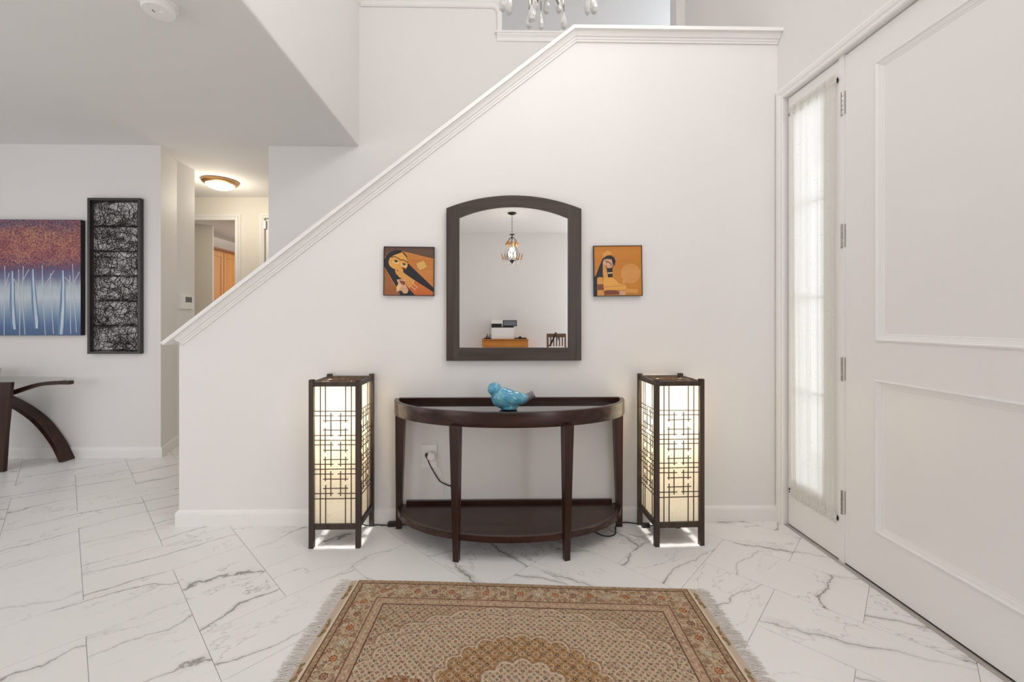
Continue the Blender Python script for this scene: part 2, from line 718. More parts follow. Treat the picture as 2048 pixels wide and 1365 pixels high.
# wall behind the stairs with the high opening to the upper hall
wb = B()
box(wb, -2.0, 1.70, YB, YB + 0.13, 0, 3.70)
box(wb, -2.0, 0.03, YB, YB + 0.13, 3.70, TOPZ)
box(wb, 1.60, 1.70, YB, YB + 0.13, 3.70, TOPZ)
box(wb, 0.03, 1.60, YB, YB + 0.13, 5.0, TOPZ)
wback = struct('wall_back', wb, 'wall')
obj('sill_moulding', sweep(B(), [(-0.012, 3.745), (1.679, 3.745)],
                           [(0, YB - 0.035), (0, YB + 0.14), (-0.018, YB + 0.14), (-0.018, YB - 0.035)], XZ), 'trim', wback, bevel=0.003)
obj('sill_moulding', sweep(B(), [(0.0, 3.745), (1.679, 3.745)],
                           [(-0.0175, YB - 0.03), (-0.03, YB - 0.026), (-0.05, YB - 0.014), (-0.078, YB - 0.008), (-0.078, YB + 0.001),
                            (-0.0175, YB + 0.001)], XZ), 'trim', wback)
obj('opening_trim', sweep(B(), [(-1.19, 3.955), (-0.04, 3.955), (-0.012, 3.94), (0.0, 3.915), (0.0, 3.745)],
                          [(0, YB - 0.012), (0, YB + 0.001), (0.045, YB + 0.001), (0.045, YB - 0.012), (0.012, YB - 0.02)], XZ), 'trim', wback)
up = B()
box(up, -2.0, 3.2, 5.15, 5.25, 2.9, TOPZ)
box(up, 3.05, 3.2, YB + 0.13, 5.2, 2.9, TOPZ)
box(up, 1.70, 3.1, YB, YB + 0.13, 2.9, TOPZ)
box(up, -0.3, -0.2, YB + 0.13, 5.2, 2.9, TOPZ)
struct('wall_upper', up, 'wall')
struct('floor_upper', bx(-2.0, 3.2, YB + 0.131, 5.2, 2.75, 2.9), 'wall')

# far left wall, the canted pier and the hall
struct('wall_far', prism(B(), [(-5.7, YB), (-2.930, YB), (-3.06, 4.11), (-3.068, 4.36), (-5.7, 4.36)], XY, 0, CZ + 0.002), 'wall', bevel=0.01)
struct('baseboard_far', sweep(B(), [(-5.7, YB), (-2.930, YB), (-3.06, 4.11), (-3.068, 4.36)], [(-a, b) for a, b in BBP], XY), 'trim')
hw = B()
YH = 5.32
box(hw, -5.7, -3.98, YH, YH + 0.12, 0, CZ)
box(hw, -3.98, -3.244, YH, YH + 0.12, 2.435, CZ)
box(hw, -3.244, -2.885, YH, YH + 0.12, 0, CZ)
box(hw, -2.885, -2.0, YH, YH + 0.12, 2.46, CZ)
struct('wall_hall', hw, 'hallwall')
struct('wall_hall_right', bx(-2.0, -1.9, YB + 0.13, YH + 0.12, 0, CZ), 'hallwall')
CAS = [(0.0, 0.0), (0.0, 0.014), (0.008, 0.018), (0.03, 0.012), (0.05, 0.02), (0.072, 0.02), (0.072, 0.0)]
struct('trim_3', sweep(B(), [(-3.98, 0), (-3.98, 2.435), (-3.244, 2.435), (-3.244, 0)], [(a, YH - h) for a, h in CAS], XZ), 'trim')
d2 = struct('door_2', bx(-2.872, -2.05, YH + 0.005, YH + 0.045, 0.01, 2.45), 'trim')
obj('door_casing', sweep(B(), [(-2.885, 0), (-2.885, 2.462), (-2.03, 2.462), (-2.03, 0)], [(a * 0.75, YH - h) for a, h in CAS], XZ), 'trim', d2)
obj('hinge', bx(-2.884, -2.862, YH - 0.024, YH - 0.001, 2.33, 2.43), 'nickel', d2)
# room beyond the hall doorway
struct('wall_kitchen', box(bx(-4.42, -4.30, 5.44, 7.5, 0, 2.5), -5.0, -3.804, 5.74, 5.765, 0, 2.5), 'hallwall')
struct('wall_kitchen_rear', bx(-5.0, -2.0, 7.4, 7.5, 0, 2.5), 'hallwall')
struct('wall_kitchen_right', bx(-2.6, -2.5, 5.44, 7.5, 0, 2.5), 'hallwall')
struct('ceiling_kitchen', bx(-5.0, -2.0, 5.44, 7.5, 2.46, 2.56), 'ceil')

# ceilings and the wall above the low ceiling's edge
cl = B()
box(cl, -5.7, -1.232, -2.5, 3.751, CZ, CZ + 0.15)
box(cl, -5.7, -1.9, 3.751, 5.45, CZ, CZ + 0.15)
box(cl, -1.232, 2.85, -2.5, -0.42, CZ, CZ + 0.15)
struct('ceiling', cl, 'ceil')
bm = bx(-1.232, -1.212, -0.3, 3.76, CZ, TOPZ)
es = [e for e in bm.edges if all(abs(v.co.x + 1.212) < 1e-4 and abs(v.co.z - CZ) < 1e-4 for v in e.verts)]
bmesh.ops.bevel(bm, geom=es, offset=0.0195, segments=4, profile=0.5, affect='EDGES')
struct('wall_left_upper', bm, 'wall', autosmooth=30)
struct('wall_rear_upper', bx(-1.36, 1.75, -0.42, -0.3, CZ, TOPZ), 'wall')
struct('ceiling_foyer', bx(-2.0, 3.2, -0.42, 5.25, TOPZ, TOPZ + 0.1), 'ceil')
struct('wall_left', bx(-5.8, -5.7, -2.6, 5.5, 0, CZ + 0.1), 'wall')
struct('wall_rear', bx(-5.8, 2.95, -2.56, -2.46, 0, CZ + 0.1), 'wall')
struct('wall_dining_right', bx(2.8, 2.9, -2.5, -0.2, 0, CZ + 0.1), 'wall')
struct('wall_dining_return', bx(1.68, 2.9, -0.42, -0.3, 0, CZ + 0.1), 'wall')

# front door wall with the door unit opening (Y 1.10 .. 2.445, z 0 .. 2.497)
wr = B()
box(wr, XR, XR + 0.16, 2.445, YB + 0.1, 0, TOPZ)
box(wr, XR, XR + 0.16, 1.10, 2.445, 2.497, TOPZ)
box(wr, XR, XR + 0.16, -0.42, 1.10, 0, TOPZ)
struct('wall_right', wr, 'wall')

DC = [(0.0, 0.0), (0.0, 0.010), (0.006, 0.014), (0.022, 0.010), (0.030, 0.016), (0.048, 0.018), (0.060, 0.013), (0.060, 0.0)]
struct('trim_4', sweep(B(), [(2.441, 0), (2.441, 2.497), (1.105, 2.497), (1.105, 0)], [(-a, XR - h) for a, h in DC], YZ), 'trim')
struct('trim_5', bx(XR + 0.001, XR + 0.10, 1.10, 2.445, 0.0, 0.006), 'sillshade')

# ------------------------------------------------------------------ front door
XD = 1.700
Y1, Y0 = 2.036, 1.115
d1 = struct('door_1', bx(XD + 0.014, XD + 0.045, Y0, Y1, 0.014, 2.489), 'door')


def dpart(name, y0, y1, z0, z1, b=0.0006):
    return obj(name, bx(XD, XD + 0.0145, y0, y1, z0, z1), 'door', d1)


PY1, PY0 = 1.868, 1.283
dpart('stile', PY1, Y1, 0.014, 2.489)
dpart('stile', Y0, PY0, 0.014, 2.489)
dpart('rail', PY0, PY1, 2.353, 2.489)
dpart('rail', PY0, PY1, 0.931, 1.104)
dpart('rail', PY0, PY1, 0.014, 0.246)
PM = [(0.0, -0.004), (0.0, 0.006), (0.006, 0.008), (0.010, 0.002), (0.013, 0.0005), (0.024, -0.0035), (0.026, -0.006), (0.031, -0.0062), (0.034, -0.008), (0.036, -0.0145), (0.0, -0.0145)]
for z0, z1 in ((0.246, 0.931), (1.104, 2.353)):
    obj('panel_moulding', sweep(B(), [(PY0, z0), (PY0, z1), (PY1, z1), (PY1, z0)], [(-a, XD - h) for a, h in PM], YZ, closed=True),
        'door', d1)
    bm = bx(XD + 0.0085, XD + 0.0145, PY0 + 0.03, PY1 - 0.03, z0 + 0.03, z1 - 0.03)
    obj('panel', bm, 'door', d1)
obj('door_gap_shade', bx(XD + 0.002, XD + 0.04, Y0, Y1, 0.0062, 0.0139), 'darkgap', d1)  # black strip painting in the shade of the gap under the door
for zc in (2.262, 1.613, 0.960, 0.306):
    bm = B()
    for k in range(5):
        z = zc - 0.056 + k * 0.0226
        lathe(bm, [(0.0001, 0), (0.0072, 0.0008), (0.0072, 0.0212), (0.0001, 0.022)], (XD - 0.004, 2.046, z), 10)
    lathe(bm, [(0.0001, -0.004), (0.008, -0.003), (0.008, 0.0), (0.0001, 0.001)], (XD - 0.004, 2.046, zc - 0.057), 10)
    box(bm, XD - 0.0015, XD - 0.0002, 2.032, 2.044, zc - 0.056, zc + 0.056)
    obj('hinge', bm, 'nickel', d1)

# sidelight
w1 = struct('window_1', box(box(box(box(B(), XD, XD + 0.05, 2.38, 2.437, 0.012, 2.49), XD, XD + 0.05, 2.066, 2.17, 0.012, 2.49),
                                XD, XD + 0.05, 2.17, 2.38, 2.365, 2.49), XD, XD + 0.05, 2.17, 2.38, 0.012, 0.29), 'trim')
obj('mullion', bx(XD - 0.006, XD + 0.05, 2.0365, 2.0659, 0.006, 2.4965), 'trim', w1, bevel=0.002)
obj('glass_pane', bx(XD + 0.022, XD + 0.028, 2.165, 2.385, 0.285, 2.37), 'glass', w1)
for z in (0.80, 1.32, 1.84):
    obj('muntin', bx(XD + 0.010, XD + 0.021, 2.17, 2.38, z - 0.007, z + 0.007), 'trim', w1)
obj('door_gap_shade', bx(XD + 0.004, XD + 0.04, 2.068, 2.436, 0.0062, 0.0118), 'darkgap', w1)  # same painted gap shade under the sidelight

# sheer curtain on the sidelight
cu = thing('sheer_curtain', 'gathered sheer white curtain stretched over the narrow window beside the front door', 'curtain', (1.688, 2.25, 0.2))
rc = random.Random(11)
NY, NZ = 300, 110
bm = B()
ph = [rc.uniform(0, 6.28) for _ in range(8)]
grid = []
for a in range(NZ + 1):
    fz = a / NZ
    z = 0.190 + fz * (2.424 - 0.190)
    row = []
    for b in range(NY + 1):
        f = b / NY
        y0 = 2.408 - 0.016 * (1 - fz)
        y1 = 2.075 + 0.005 * math.sin(3 * fz)
        y = y0 + (y1 - y0) * f
        sway = 0.05 * math.sin(1.7 * fz + 1)
        d = (0.0052 * math.sin(38 * (f + sway) * 1.0 + ph[0] + 0.8 * math.sin(2.2 * fz + ph[1]))
             + 0.0036 * math.sin(71 * (f + 0.6 * sway) + ph[2] + 1.1 * math.sin(1.6 * fz))
             + 0.0016 * math.sin(130 * f + ph[3] + 2 * fz))
        edge = min(fz, 1 - fz)
        if edge < 0.02:
            d = d * 0.4 + (0.0062 if edge < 0.013 else 0.003) * math.sin(230 * f + ph[4] + 1.5 * math.sin(40 * f))
        row.append(bm.verts.new((1.6855 + d, y, z + (0.004 * math.sin(170 * f) if a in (0, NZ) else 0))))
    grid.append(row)
for a in range(NZ):
    for b in range(NY):
        bm.faces.new((grid[a][b], grid[a][b + 1], grid[a + 1][b + 1], grid[a + 1][b]))
obj('sheer_panel', bm, 'sheer', cu, smooth=True)
for z in (2.389, 0.216):
    obj('curtain_rod', tube(B(), [(1.6865, 2.412, z), (1.6865, 2.070, z)], 0.003, 8), 'whiteplastic', cu)
    for y in (2.414, 2.069):
        obj('rod_bracket', lathe(B(), [(0.0005, -0.016), (0.004, -0.006), (0.005, 0), (0.004, 0.006), (0.0005, 0.016)], (1.6895, y, z), 8), 'iron', cu)

# ================================================================== mirror
mx, zb = 0.1005, 0.961
mir = thing('wall_mirror', 'dark wood framed mirror with arched top above the half-moon table', 'mirror', (mx, YW, zb))
XO0, XO1, XI0, XI1 = -0.294, 0.495, -0.219, 0.418
RO, RI = 1.049, 0.803
ZO = lambda x: 1.927 - RO + math.sqrt(RO * RO - (x - mx) ** 2)
ZI = lambda x: 1.864 - RI + math.sqrt(RI * RI - (x - mx) ** 2)
YF = YW - 0.034
for x0, x1 in ((XO0, XI0), (XI1, XO1)):
    xs = [x0 + (x1 - x0) * k / 6 for k in range(7)]
    obj('frame_stile', prism(B(), [(x0, zb), (x1, zb)] + [(x, ZO(x)) for x in reversed(xs)], XZ, YF, YW - 0.001), 'mframe', mir, bevel=0.006, seg=3)
xs = [XI0 + (XI1 - XI0) * k / 28 for k in range(29)]
obj('arched_top_rail', prism(B(), [(x, ZI(x)) for x in xs] + [(x, ZO(x)) for x in reversed(xs)], XZ, YF + 0.001, YW - 0.001), 'mframe_h', mir, bevel=0.003)
obj('bottom_rail', bx(XI0, XI1, YF + 0.001, YW - 0.001, zb, 1.036), 'mframe_h', mir, bevel=0.003)
YG = YW - 0.022
outer = [(XI0, 1.034), (XI1, 1.034)] + [(x, ZI(x) + 0.004) for x in reversed(xs)]
cxg, czg = mx, 1.42
inner = []
for (x, z) in outer:
    ix = min(max(x, XI0 + 0.010), XI1 - 0.010)
    inner.append((ix, (z + 0.010) if z < 1.1 else z - 0.012))
bm = B()
vo = [bm.verts.new((x, YG + 0.0003, z)) for x, z in outer]
vi = [bm.verts.new((x, YG, z)) for x, z in inner]
n = len(vo)
for k in range(n):
    bm.faces.new((vo[k], vo[(k + 1) % n], vi[(k + 1) % n], vi[k]))
bm.faces.new(vi)
vb = [bm.verts.new((x, YG + 0.005, z)) for x, z in outer]
for k in range(n):
    bm.faces.new((vo[k], vo[(k + 1) % n], vb[(k + 1) % n], vb[k]))
bm.faces.new(vb)
obj('mirror_glass', bm, 'mirror', mir)

# ================================================================== marquetry panels
INLAY = dict(
    disc=(lin((202, 138, 66)), lin((212, 152, 84))),
    orange=(lin((186, 112, 44)), lin((204, 134, 66))), amber=(lin((190, 118, 34)), lin((202, 132, 46))),
    brown=(lin((84, 58, 46)), lin((104, 76, 60))), mid=(lin((146, 88, 44)), lin((164, 104, 58))),
    hair=(lin((22, 22, 32)), lin((34, 32, 40))), skin=(lin((214, 152, 66)), lin((228, 172, 88))),
    pale=(lin((222, 184, 120)), lin((236, 206, 150))), red=(lin((120, 40, 30)), lin((140, 56, 40))),
    rust=(lin((186, 92, 36)), lin((206, 116, 56))), pink=(lin((200, 150, 116)), lin((222, 178, 146))),
    plum=(lin((112, 58, 40)), lin((132, 76, 54))), straw=(lin((204, 164, 88)), lin((216, 178, 104))),
    gold=(lin((204, 142, 64)), lin((216, 158, 82))))
for k_, (a_, b_) in INLAY.items():
    M['in_' + k_] = wood('inlay_' + k_, a_, b_, 0.4, 0, 0.8, 0, 0)
    
def stroke(pts, w):
    P = [Vector(p) for p in pts]
    L, Rr = [], []
    for i, p in enumerate(P):
        d = (P[min(i + 1, len(P) - 1)] - P[max(i - 1, 0)]).normalized()
        nn = Vector((-d.y, d.x)) * w / 2
        L.append(tuple(p + nn))
        Rr.append(tuple(p - nn))
    return L + Rr[::-1]


def ell(cx, cy, a, b, n=18, rot=0):
    return [(cx + a * math.cos(t) * math.cos(rot) - b * math.sin(t) * math.sin(rot),
             cy + a * math.cos(t) * math.sin(rot) + b * math.sin(t) * math.cos(rot)) for t in [2 * math.pi * k / n for k in range(n)]]


def art_panel(label, x0, x1, z0, z1, px, py, ground, shapes, tilt):
    cx, cz = (x0 + x1) / 2, (z0 + z1) / 2
    t = thing('marquetry_panel', label, 'wall art', (cx, YW, cz))
    w, h = x1 - x0, z1 - z0
    yf = -0.020
    obj_l = lambda nm, bm, m: obj(nm, bm, m, t)
    off = Vector((cx, YW, cz))
    def loc(p):
        return ((p[0] - px[0]) / (px[1] - px[0]) * w - w / 2 + cx, h / 2 - (p[1] - py[0]) / (py[1] - py[0]) * h + cz)
    obj_l('backing_board', bx(cx - w / 2, cx + w / 2, YW - 0.018, YW - 0.001, cz - h / 2, cz + h / 2), 'in_hair')
    obj_l('ground_veneer', bx(cx - w / 2 + 0.003, cx + w / 2 - 0.003, YW - 0.0192, YW - 0.018, cz - h / 2 + 0.003, cz + h / 2 - 0.003), 'in_' + ground)
    lay = 0
    for nm, col, pts in shapes:
        lay += 1
        pts = [(min(max(p[0], px[0] + 8), px[1] - 8), min(max(p[1], py[0] + 8), py[1] - 8)) for p in pts]
        y1 = YW - 0.0192 - 0.00012 * lay
        obj_l(nm, prism(B(), [loc(p) for p in pts], XZ, y1, YW - 0.0190), 'in_' + col)
    e = 0.003
    for nm, a in (('edge_strip', (-w / 2, w / 2, h / 2 - e, h / 2)), ('edge_strip', (-w / 2, w / 2, -h / 2, -h / 2 + e)),
                  ('edge_strip', (-w / 2, -w / 2 + e, -h / 2, h / 2)), ('edge_strip', (w / 2 - e, w / 2, -h / 2, h / 2))):
        obj_l(nm, bx(cx + a[0], cx + a[1], YW - 0.023, YW - 0.017, cz + a[2], cz + a[3]), 'in_hair')
    t.rotation_euler = (0, tilt, 0)
    return t


art_panel('square inlaid wood picture left of the mirror, reclining woman with long black hair', -0.661, -0.367, 1.341, 1.627,
          (285, 1355), (160, 1180), 'orange', [
    ('inlay_piece', 'brown', [(285, 160), (1355, 170), (1355, 405), (690, 255), (560, 230), (440, 250), (350, 320), (285, 400)]),
    ('inlay_piece', 'mid', [(285, 590), (640, 1175), (285, 1175)]),
    ('inlay_piece', 'rust', [(900, 840), (1350, 1110), (1350, 1175), (950, 1175), (800, 1000)]),
    ('hair', 'hair', [(290, 570), (290, 430), (350, 330), (430, 260), (540, 228), (640, 238), (720, 290), (780, 370), (800, 505), (1345, 1012),
                      (1345, 1105), (900, 830), (700, 700), (640, 850), (960, 1178), (640, 1178), (550, 985)]),
    ('face', 'skin', [(385, 480), (415, 395), (500, 340), (600, 305), (672, 275), (705, 315), (775, 395), (800, 500), (785, 580), (748, 632), (735, 600),
                      (690, 615), (700, 650), (695, 690), (640, 690), (560, 640), (470, 610), (410, 560)]),
    ('arm', 'gold', [(520, 630), (690, 670), (720, 710), (940, 862), (905, 935), (830, 1010), (770, 930), (690, 830), (620, 800), (540, 715)]),
    ('vase', 'pink', [(560, 850), (610, 840), (740, 850), (755, 960), (815, 1060), (790, 1130), (720, 1140), (660, 1075), (560, 1100), (560, 1000), (600, 930)]),
    ('vase_mouth', 'plum', [(620, 860), (745, 885), (735, 960), (690, 950), (640, 915)]),
    ('vase_belly', 'pale', [(565, 1000), (620, 930), (660, 990), (620, 1060), (565, 1095)]),
    ('brow', 'hair', stroke([(440, 382), (520, 368), (590, 398), (640, 440), (700, 432), (760, 462), (800, 500)], 15)),
    ('eye', 'pale', ell(540, 485, 74, 30, rot=0.25)), ('iris', 'brown', ell(545, 465, 40, 24, rot=0.25)), ('pupil', 'hair', ell(550, 462, 17, 15)),
    ('eye', 'pale', ell(710, 545, 72, 34, rot=0.5)), ('iris', 'brown', ell(715, 525, 38, 26, rot=0.3)), ('pupil', 'hair', ell(718, 520, 16, 15)),
    ('mouth', 'red', ell(705, 612, 42, 15, rot=0.2)), ('cheek_dot', 'rust', ell(580, 655, 20, 19)),
    ('hand_outline', 'pale', stroke([(935, 865), (905, 930), (1000, 1000), (950, 1058), (870, 972), (825, 1010)], 16)),
    ('square_inlay', 'straw', [(975, 512), (1130, 445), (1165, 500), (1200, 582), (1060, 650), (1010, 600)]),
], 0.008)

art_panel('square amber inlaid wood picture right of the mirror, crowned woman leaning on her hand', 0.571, 0.858, 1.340, 1.638,
          (280, 1290), (140, 1185), 'amber', [
    ('sphere_inlay', 'disc', ell(1050, 720, 205, 205, 28)),
    ('crown', 'gold', [(465, 380), (490, 285), (530, 270), (570, 235), (620, 258), (665, 315), (560, 345)]),
    ('hair', 'hair', [(288, 780), (320, 760), (400, 560), (470, 405), (560, 345), (640, 340), (710, 382), (738, 460), (722, 540), (672, 582), (672, 795),
                      (600, 805), (470, 790), (350, 805), (345, 1180), (288, 1180)]),
    ('face', 'pink', [(468, 480), (500, 425), (560, 415), (655, 425), (670, 500), (690, 540), (645, 603), (575, 605), (545, 590), (500, 560)]),
    ('forearm', 'gold', [(468, 490), (520, 560), (548, 620), (580, 815), (480, 835), (468, 700)]),
    ('choker', 'pale', [(570, 697), (670, 690), (670, 712), (572, 720)]),
    ('upper_arm', 'gold', [(345, 840), (365, 800), (405, 785), (455, 810), (472, 935), (350, 938)]),
    ('arm_band', 'plum', [(350, 940), (475, 935), (480, 1055), (358, 1058)]),
    ('upper_arm', 'gold', [(358, 1060), (480, 1058), (490, 1178), (358, 1180)]),
    ('torso', 'skin', [(470, 840), (590, 800), (655, 795), (720, 840), (805, 930), (950, 955), (950, 1055), (490, 1065)]),
    ('forearm_line', 'orange', stroke([(490, 990), (700, 985), (960, 962)], 14)),
    ('table_inlay', 'plum', [(490, 1080), (560, 1060), (740, 1068), (820, 1110), (800, 1150), (500, 1155)]),
    ('table_inlay', 'pink', [(820, 1075), (945, 1080), (930, 1170), (800, 1165)]),
    ('table_inlay', 'gold', [(950, 1035), (1195, 1045), (1190, 1130), (940, 1120)]),
    ('jar', 'gold', [(880, 840), (935, 835), (945, 930), (860, 930)]),
    ('brow', 'hair', stroke([(520, 455), (570, 470), (620, 500), (668, 545)], 12)),
    ('eye', 'pale', ell(540, 485, 30, 13, rot=0.6)), ('pupil', 'hair', ell(548, 490, 14, 10)),
    ('eye', 'pale', ell(610, 550, 30, 14, rot=0.6)), ('pupil', 'hair', ell(622, 552, 14, 10)),
    ('mouth', 'red', ell(535, 565, 16, 11)),
], -0.012)

# ================================================================== half-moon console table
tx, ty = 0.0745, 2.474
ct = thing('console_table', 'dark espresso half-moon console table with glass inset top and lower shelf', 'table', (tx, ty, 0))


def halfell(a, b, n=48, y=ty):
    return [(tx + a * math.cos(math.pi + math.pi * k / n), y + b * math.sin(math.pi + math.pi * k / n)) for k in range(n + 1)]


def moon_ring(a, b, w, n=56):
    """points of a closed half-moon outline with slightly rounded back corners"""
    return halfell(a, b, n)


OA, OB = 0.664, 0.404
bm = B()
po = halfell(OA, OB)
pi_ = halfell(OA - 0.026, OB - 0.026)
for k in range(len(po) - 1):
    for (z0, z1) in ((0.669, 0.745),):
        a, b, c, d = po[k], po[k + 1], pi_[k + 1], pi_[k]
        vs = [bm.verts.new((p[0], p[1], z)) for z in (z0, z1) for p in (a, b, c, d)]
        for f in ((0, 1, 2, 3), (4, 7, 6, 5), (0, 4, 5, 1), (1, 5, 6, 2), (2, 6, 7, 3), (3, 7, 4, 0)):
            bm.faces.new([vs[i] for i in f])
bmesh.ops.remove_doubles(bm, verts=bm.verts[:], dist=1e-5)
dead = [f for f in bm.faces if all(len(e.link_faces) > 2 for e in f.edges if e.calc_length() < 0.03) and False]
internal = [f for f in bm.faces if sum(1 for e in f.edges if len(e.link_faces) > 2) == 4]
bmesh.ops.delete(bm, geom=internal, context='FACES_ONLY')
obj('curved_apron', bm, 'espresso', ct, bevel=0.002, smooth=True, autosmooth=35)
obj('back_apron', bx(tx - OA + 0.02, tx + OA - 0.02, ty - 0.004, ty + 0.020, 0.669, 0.7445), 'espresso', ct, bevel=0.002)
obj('top_board', prism(B(), halfell(OA - 0.025, OB - 0.025), XY, 0.690, 0.7125), 'espresso', ct)
obj('glass_top', prism(B(), halfell(OA - 0.0265, OB - 0.0265, y=ty - 0.005), XY, 0.7126, 0.7195), 'trayglass', ct)
SA, SB = 0.645, 0.392
obj('shelf_rim', sweep(B(), halfell(SA - 0.012, SB - 0.012), [(-0.012, 0.100), (0.012, 0.100), (0.012, 0.128), (-0.009, 0.131), (-0.012, 0.129)], XY), 'espresso', ct, smooth=True, autosmooth=35)
obj('shelf_panel', prism(B(), halfell(SA - 0.022, SB - 0.022), XY, 0.104, 0.1265), 'espresso', ct)
obj('shelf_back_rail', bx(tx - 0.60, tx + 0.60, ty - 0.006, ty + 0.014, 0.100, 0.145), 'espresso', ct, bevel=0.002)


def tleg(x, y, wt, wb_, dx, zt, rot=0.0):
    """tapered square leg; top centred at x, bottom shifted by dx"""
    bm = B()
    cr, sr = math.cos(rot), math.sin(rot)
    def ring(cx_, w, z):
        return [bm.verts.new((cx_ + (sx * cr - sy * sr) * w / 2, y + (sx * sr + sy * cr) * w / 2, z)) for sx, sy in ((-1, -1), (1, -1), (1, 1), (-1, 1))]
    a, b = ring(x, wt, zt), ring(x + dx, wb_, 0.0)
    for k in range(4):
        bm.faces.new((a[k], a[(k + 1) % 4], b[(k + 1) % 4], b[k]))
    bm.faces.new(a)
    bm.faces.new(b)
    obj('leg', bm, 'espresso_v', ct, bevel=0.0025)


tleg(-0.205, 2.112, 0.050, 0.028, 0.004, 0.676, -0.28)
tleg(0.352, 2.112, 0.050, 0.028, -0.004, 0.676, 0.28)
tleg(-0.5535, 2.452, 0.052, 0.030, -0.010, 0.69)
tleg(0.7015, 2.452, 0.052, 0.030, 0.010, 0.69)

# ceramic bird on the table
bx0, by0, bz0 = 0.068, 2.27, 0.7195
bird = thing('bird_figurine', 'glossy turquoise crackle glazed ceramic bird on the half-moon table', 'figurine', (bx0, by0, bz0))
bm = B()
ellipsoid(bm, (-0.018, 0, 0.053), (0.080, 0.058, 0.056), Matrix.Rotation(R(12), 4, 'Y'))
ellipsoid(bm, (-0.040, -0.004, 0.060), (0.060, 0.055, 0.056))
ellipsoid(bm, (-0.080, -0.014, 0.108), (0.038, 0.036, 0.036))
ellipsoid(bm, (-0.066, -0.008, 0.084), (0.036, 0.038, 0.034))
lathe(bm, [(0.046, 0), (0.048, 0.012), (0.03, 0.03)], (-0.004, 0, 0.0), 22)
tl = smoothpath([(0.030, 0, 0.054), (0.070, 0, 0.053), (0.102, 0, 0.064), (0.132, 0, 0.080)], 6)
rad = [max(0.020, 0.042 - 0.024 * k / 12) for k in range(len(tl))]
tube(bm, tl, rad, 14)
me = bpy.data.meshes.new('tmp')
bm.to_mesh(me)
bm.free()
tmp = bpy.data.objects.new('tmp', me)
COL.objects.link(tmp)
md = tmp.modifiers.new('r', 'REMESH')
md.mode = 'VOXEL'
md.voxel_size = 0.003
ms = tmp.modifiers.new('s', 'SMOOTH')
ms.iterations = 9
ms.factor = 0.6
dg = bpy.context.evaluated_depsgraph_get()
me2 = bpy.data.meshes.new_from_object(tmp.evaluated_get(dg))
bpy.data.objects.remove(tmp)
zmin = min(v.co.z for v in me2.vertices)
for v in me2.vertices:
    v.co.z -= zmin
_m = NT('turquoise_glaze')
_v = _m.coord('Object')
_sep = _m.n('ShaderNodeSeparateXYZ')
_m.l(_v, _sep.inputs[0])
_f = _m.noise(_v, 28, 5, 0.65)
_c = _m.ramp([(0.30, lin((58, 142, 180))), (0.5, lin((92, 170, 202))), (0.72, lin((142, 192, 188)))], _f)
_vo = _m.n('ShaderNodeTexVoronoi', feature='DISTANCE_TO_EDGE')
_vo.inputs['Scale'].default_value = 120
_m.l(_v, _vo.inputs['Vector'])
_c = _m.mix(_m.math('LESS_THAN', _vo.outputs['Distance'], 0.025), _c, lin((60, 118, 126)))
_tipm = _m.n('ShaderNodeMapRange')
_tipm.inputs['From Min'].default_value = 0.092
_tipm.inputs['From Max'].default_value = 0.118
_m.l(_m.math('ADD', _sep.outputs[0], _m.math('MULTIPLY', _f, 0.03)), _tipm.inputs[0])
_c = _m.mix(_m.math('MULTIPLY', _tipm.outputs[0], 0.8), _c, lin((122, 98, 78)))
_m.base(_c)
_m.set(Roughness=0.12)
_m.b.inputs['Coat Weight'].default_value = 0.6
M['glaze'] = _m.m
body = mesh_obj('body', me2, 'glaze', bird, smooth=True, shift=False)


def bird_part(nm, bm, m):
    return obj(nm, bm, m, bird, smooth=True)


bm = B()
ellipsoid(bm, (bx0 + 0.004, by0 - 0.050, bz0 + 0.068), (0.050, 0.014, 0.030), Matrix.Rotation(R(20), 4, 'Y'))
bird_part('wing', bm, 'glaze')
bm = B()
ellipsoid(bm, (bx0 + 0.004, by0 + 0.050, bz0 + 0.068), (0.050, 0.014, 0.030), Matrix.Rotation(R(20), 4, 'Y'))
bird_part('wing', bm, 'glaze')
bm = B()
tube(bm, [(bx0 - 0.098, by0 - 0.036, bz0 + 0.104), (bx0 - 0.107, by0 - 0.044, bz0 + 0.098)], [0.008, 0.002], 10)
bird_part('beak', bm, 'glaze')
M['eyeglaze'] = simple('dark_glaze', (0.012, 0.05, 0.08), 0.2)
for px_, py_ in ((-0.106, -0.032), (-0.076, -0.046)):
    bm = B()
    ellipsoid(bm, (bx0 + px_, by0 + py_, bz0 + 0.116), (0.005, 0.003, 0.005), None, 10, 8)
    bird_part('eye', bm, 'eyeglaze')

# ================================================================== shoji floor lanterns
LW, LD = 0.267, 0.262
HT = 0.885
ZP0, ZP1 = 0.122, 0.851
lant = thing('floor_lantern', 'lit paper floor lantern with dark wood lattice left of the half-moon table', 'lamp', (0, 0, 0), 0, 'lattice floor lanterns')
HX, HY = LW / 2, LD / 2
PT = 0.024
for sx in (-1, 1):
    for sy in (-1, 1):
        x, y = sx * (HX - PT / 2), sy * (HY - PT / 2)
        obj('corner_post', bx(x - PT / 2, x + PT / 2, y - PT / 2, y + PT / 2, 0, HT), 'lampwood', lant, bevel=0.002)
for z0, z1 in ((0.098, 0.124), (0.849, 0.873)):
    for s in (-1, 1):
        obj('rail', bx(-HX + PT, HX - PT, s * (HY - 0.012) - 0.008, s * (HY - 0.012) + 0.008, z0, z1), 'lampwood', lant)
        obj('rail', bx(s * (HX - 0.012) - 0.008, s * (HX - 0.012) + 0.008, -HY + PT, HY - PT, z0, z1), 'lampwood', lant)
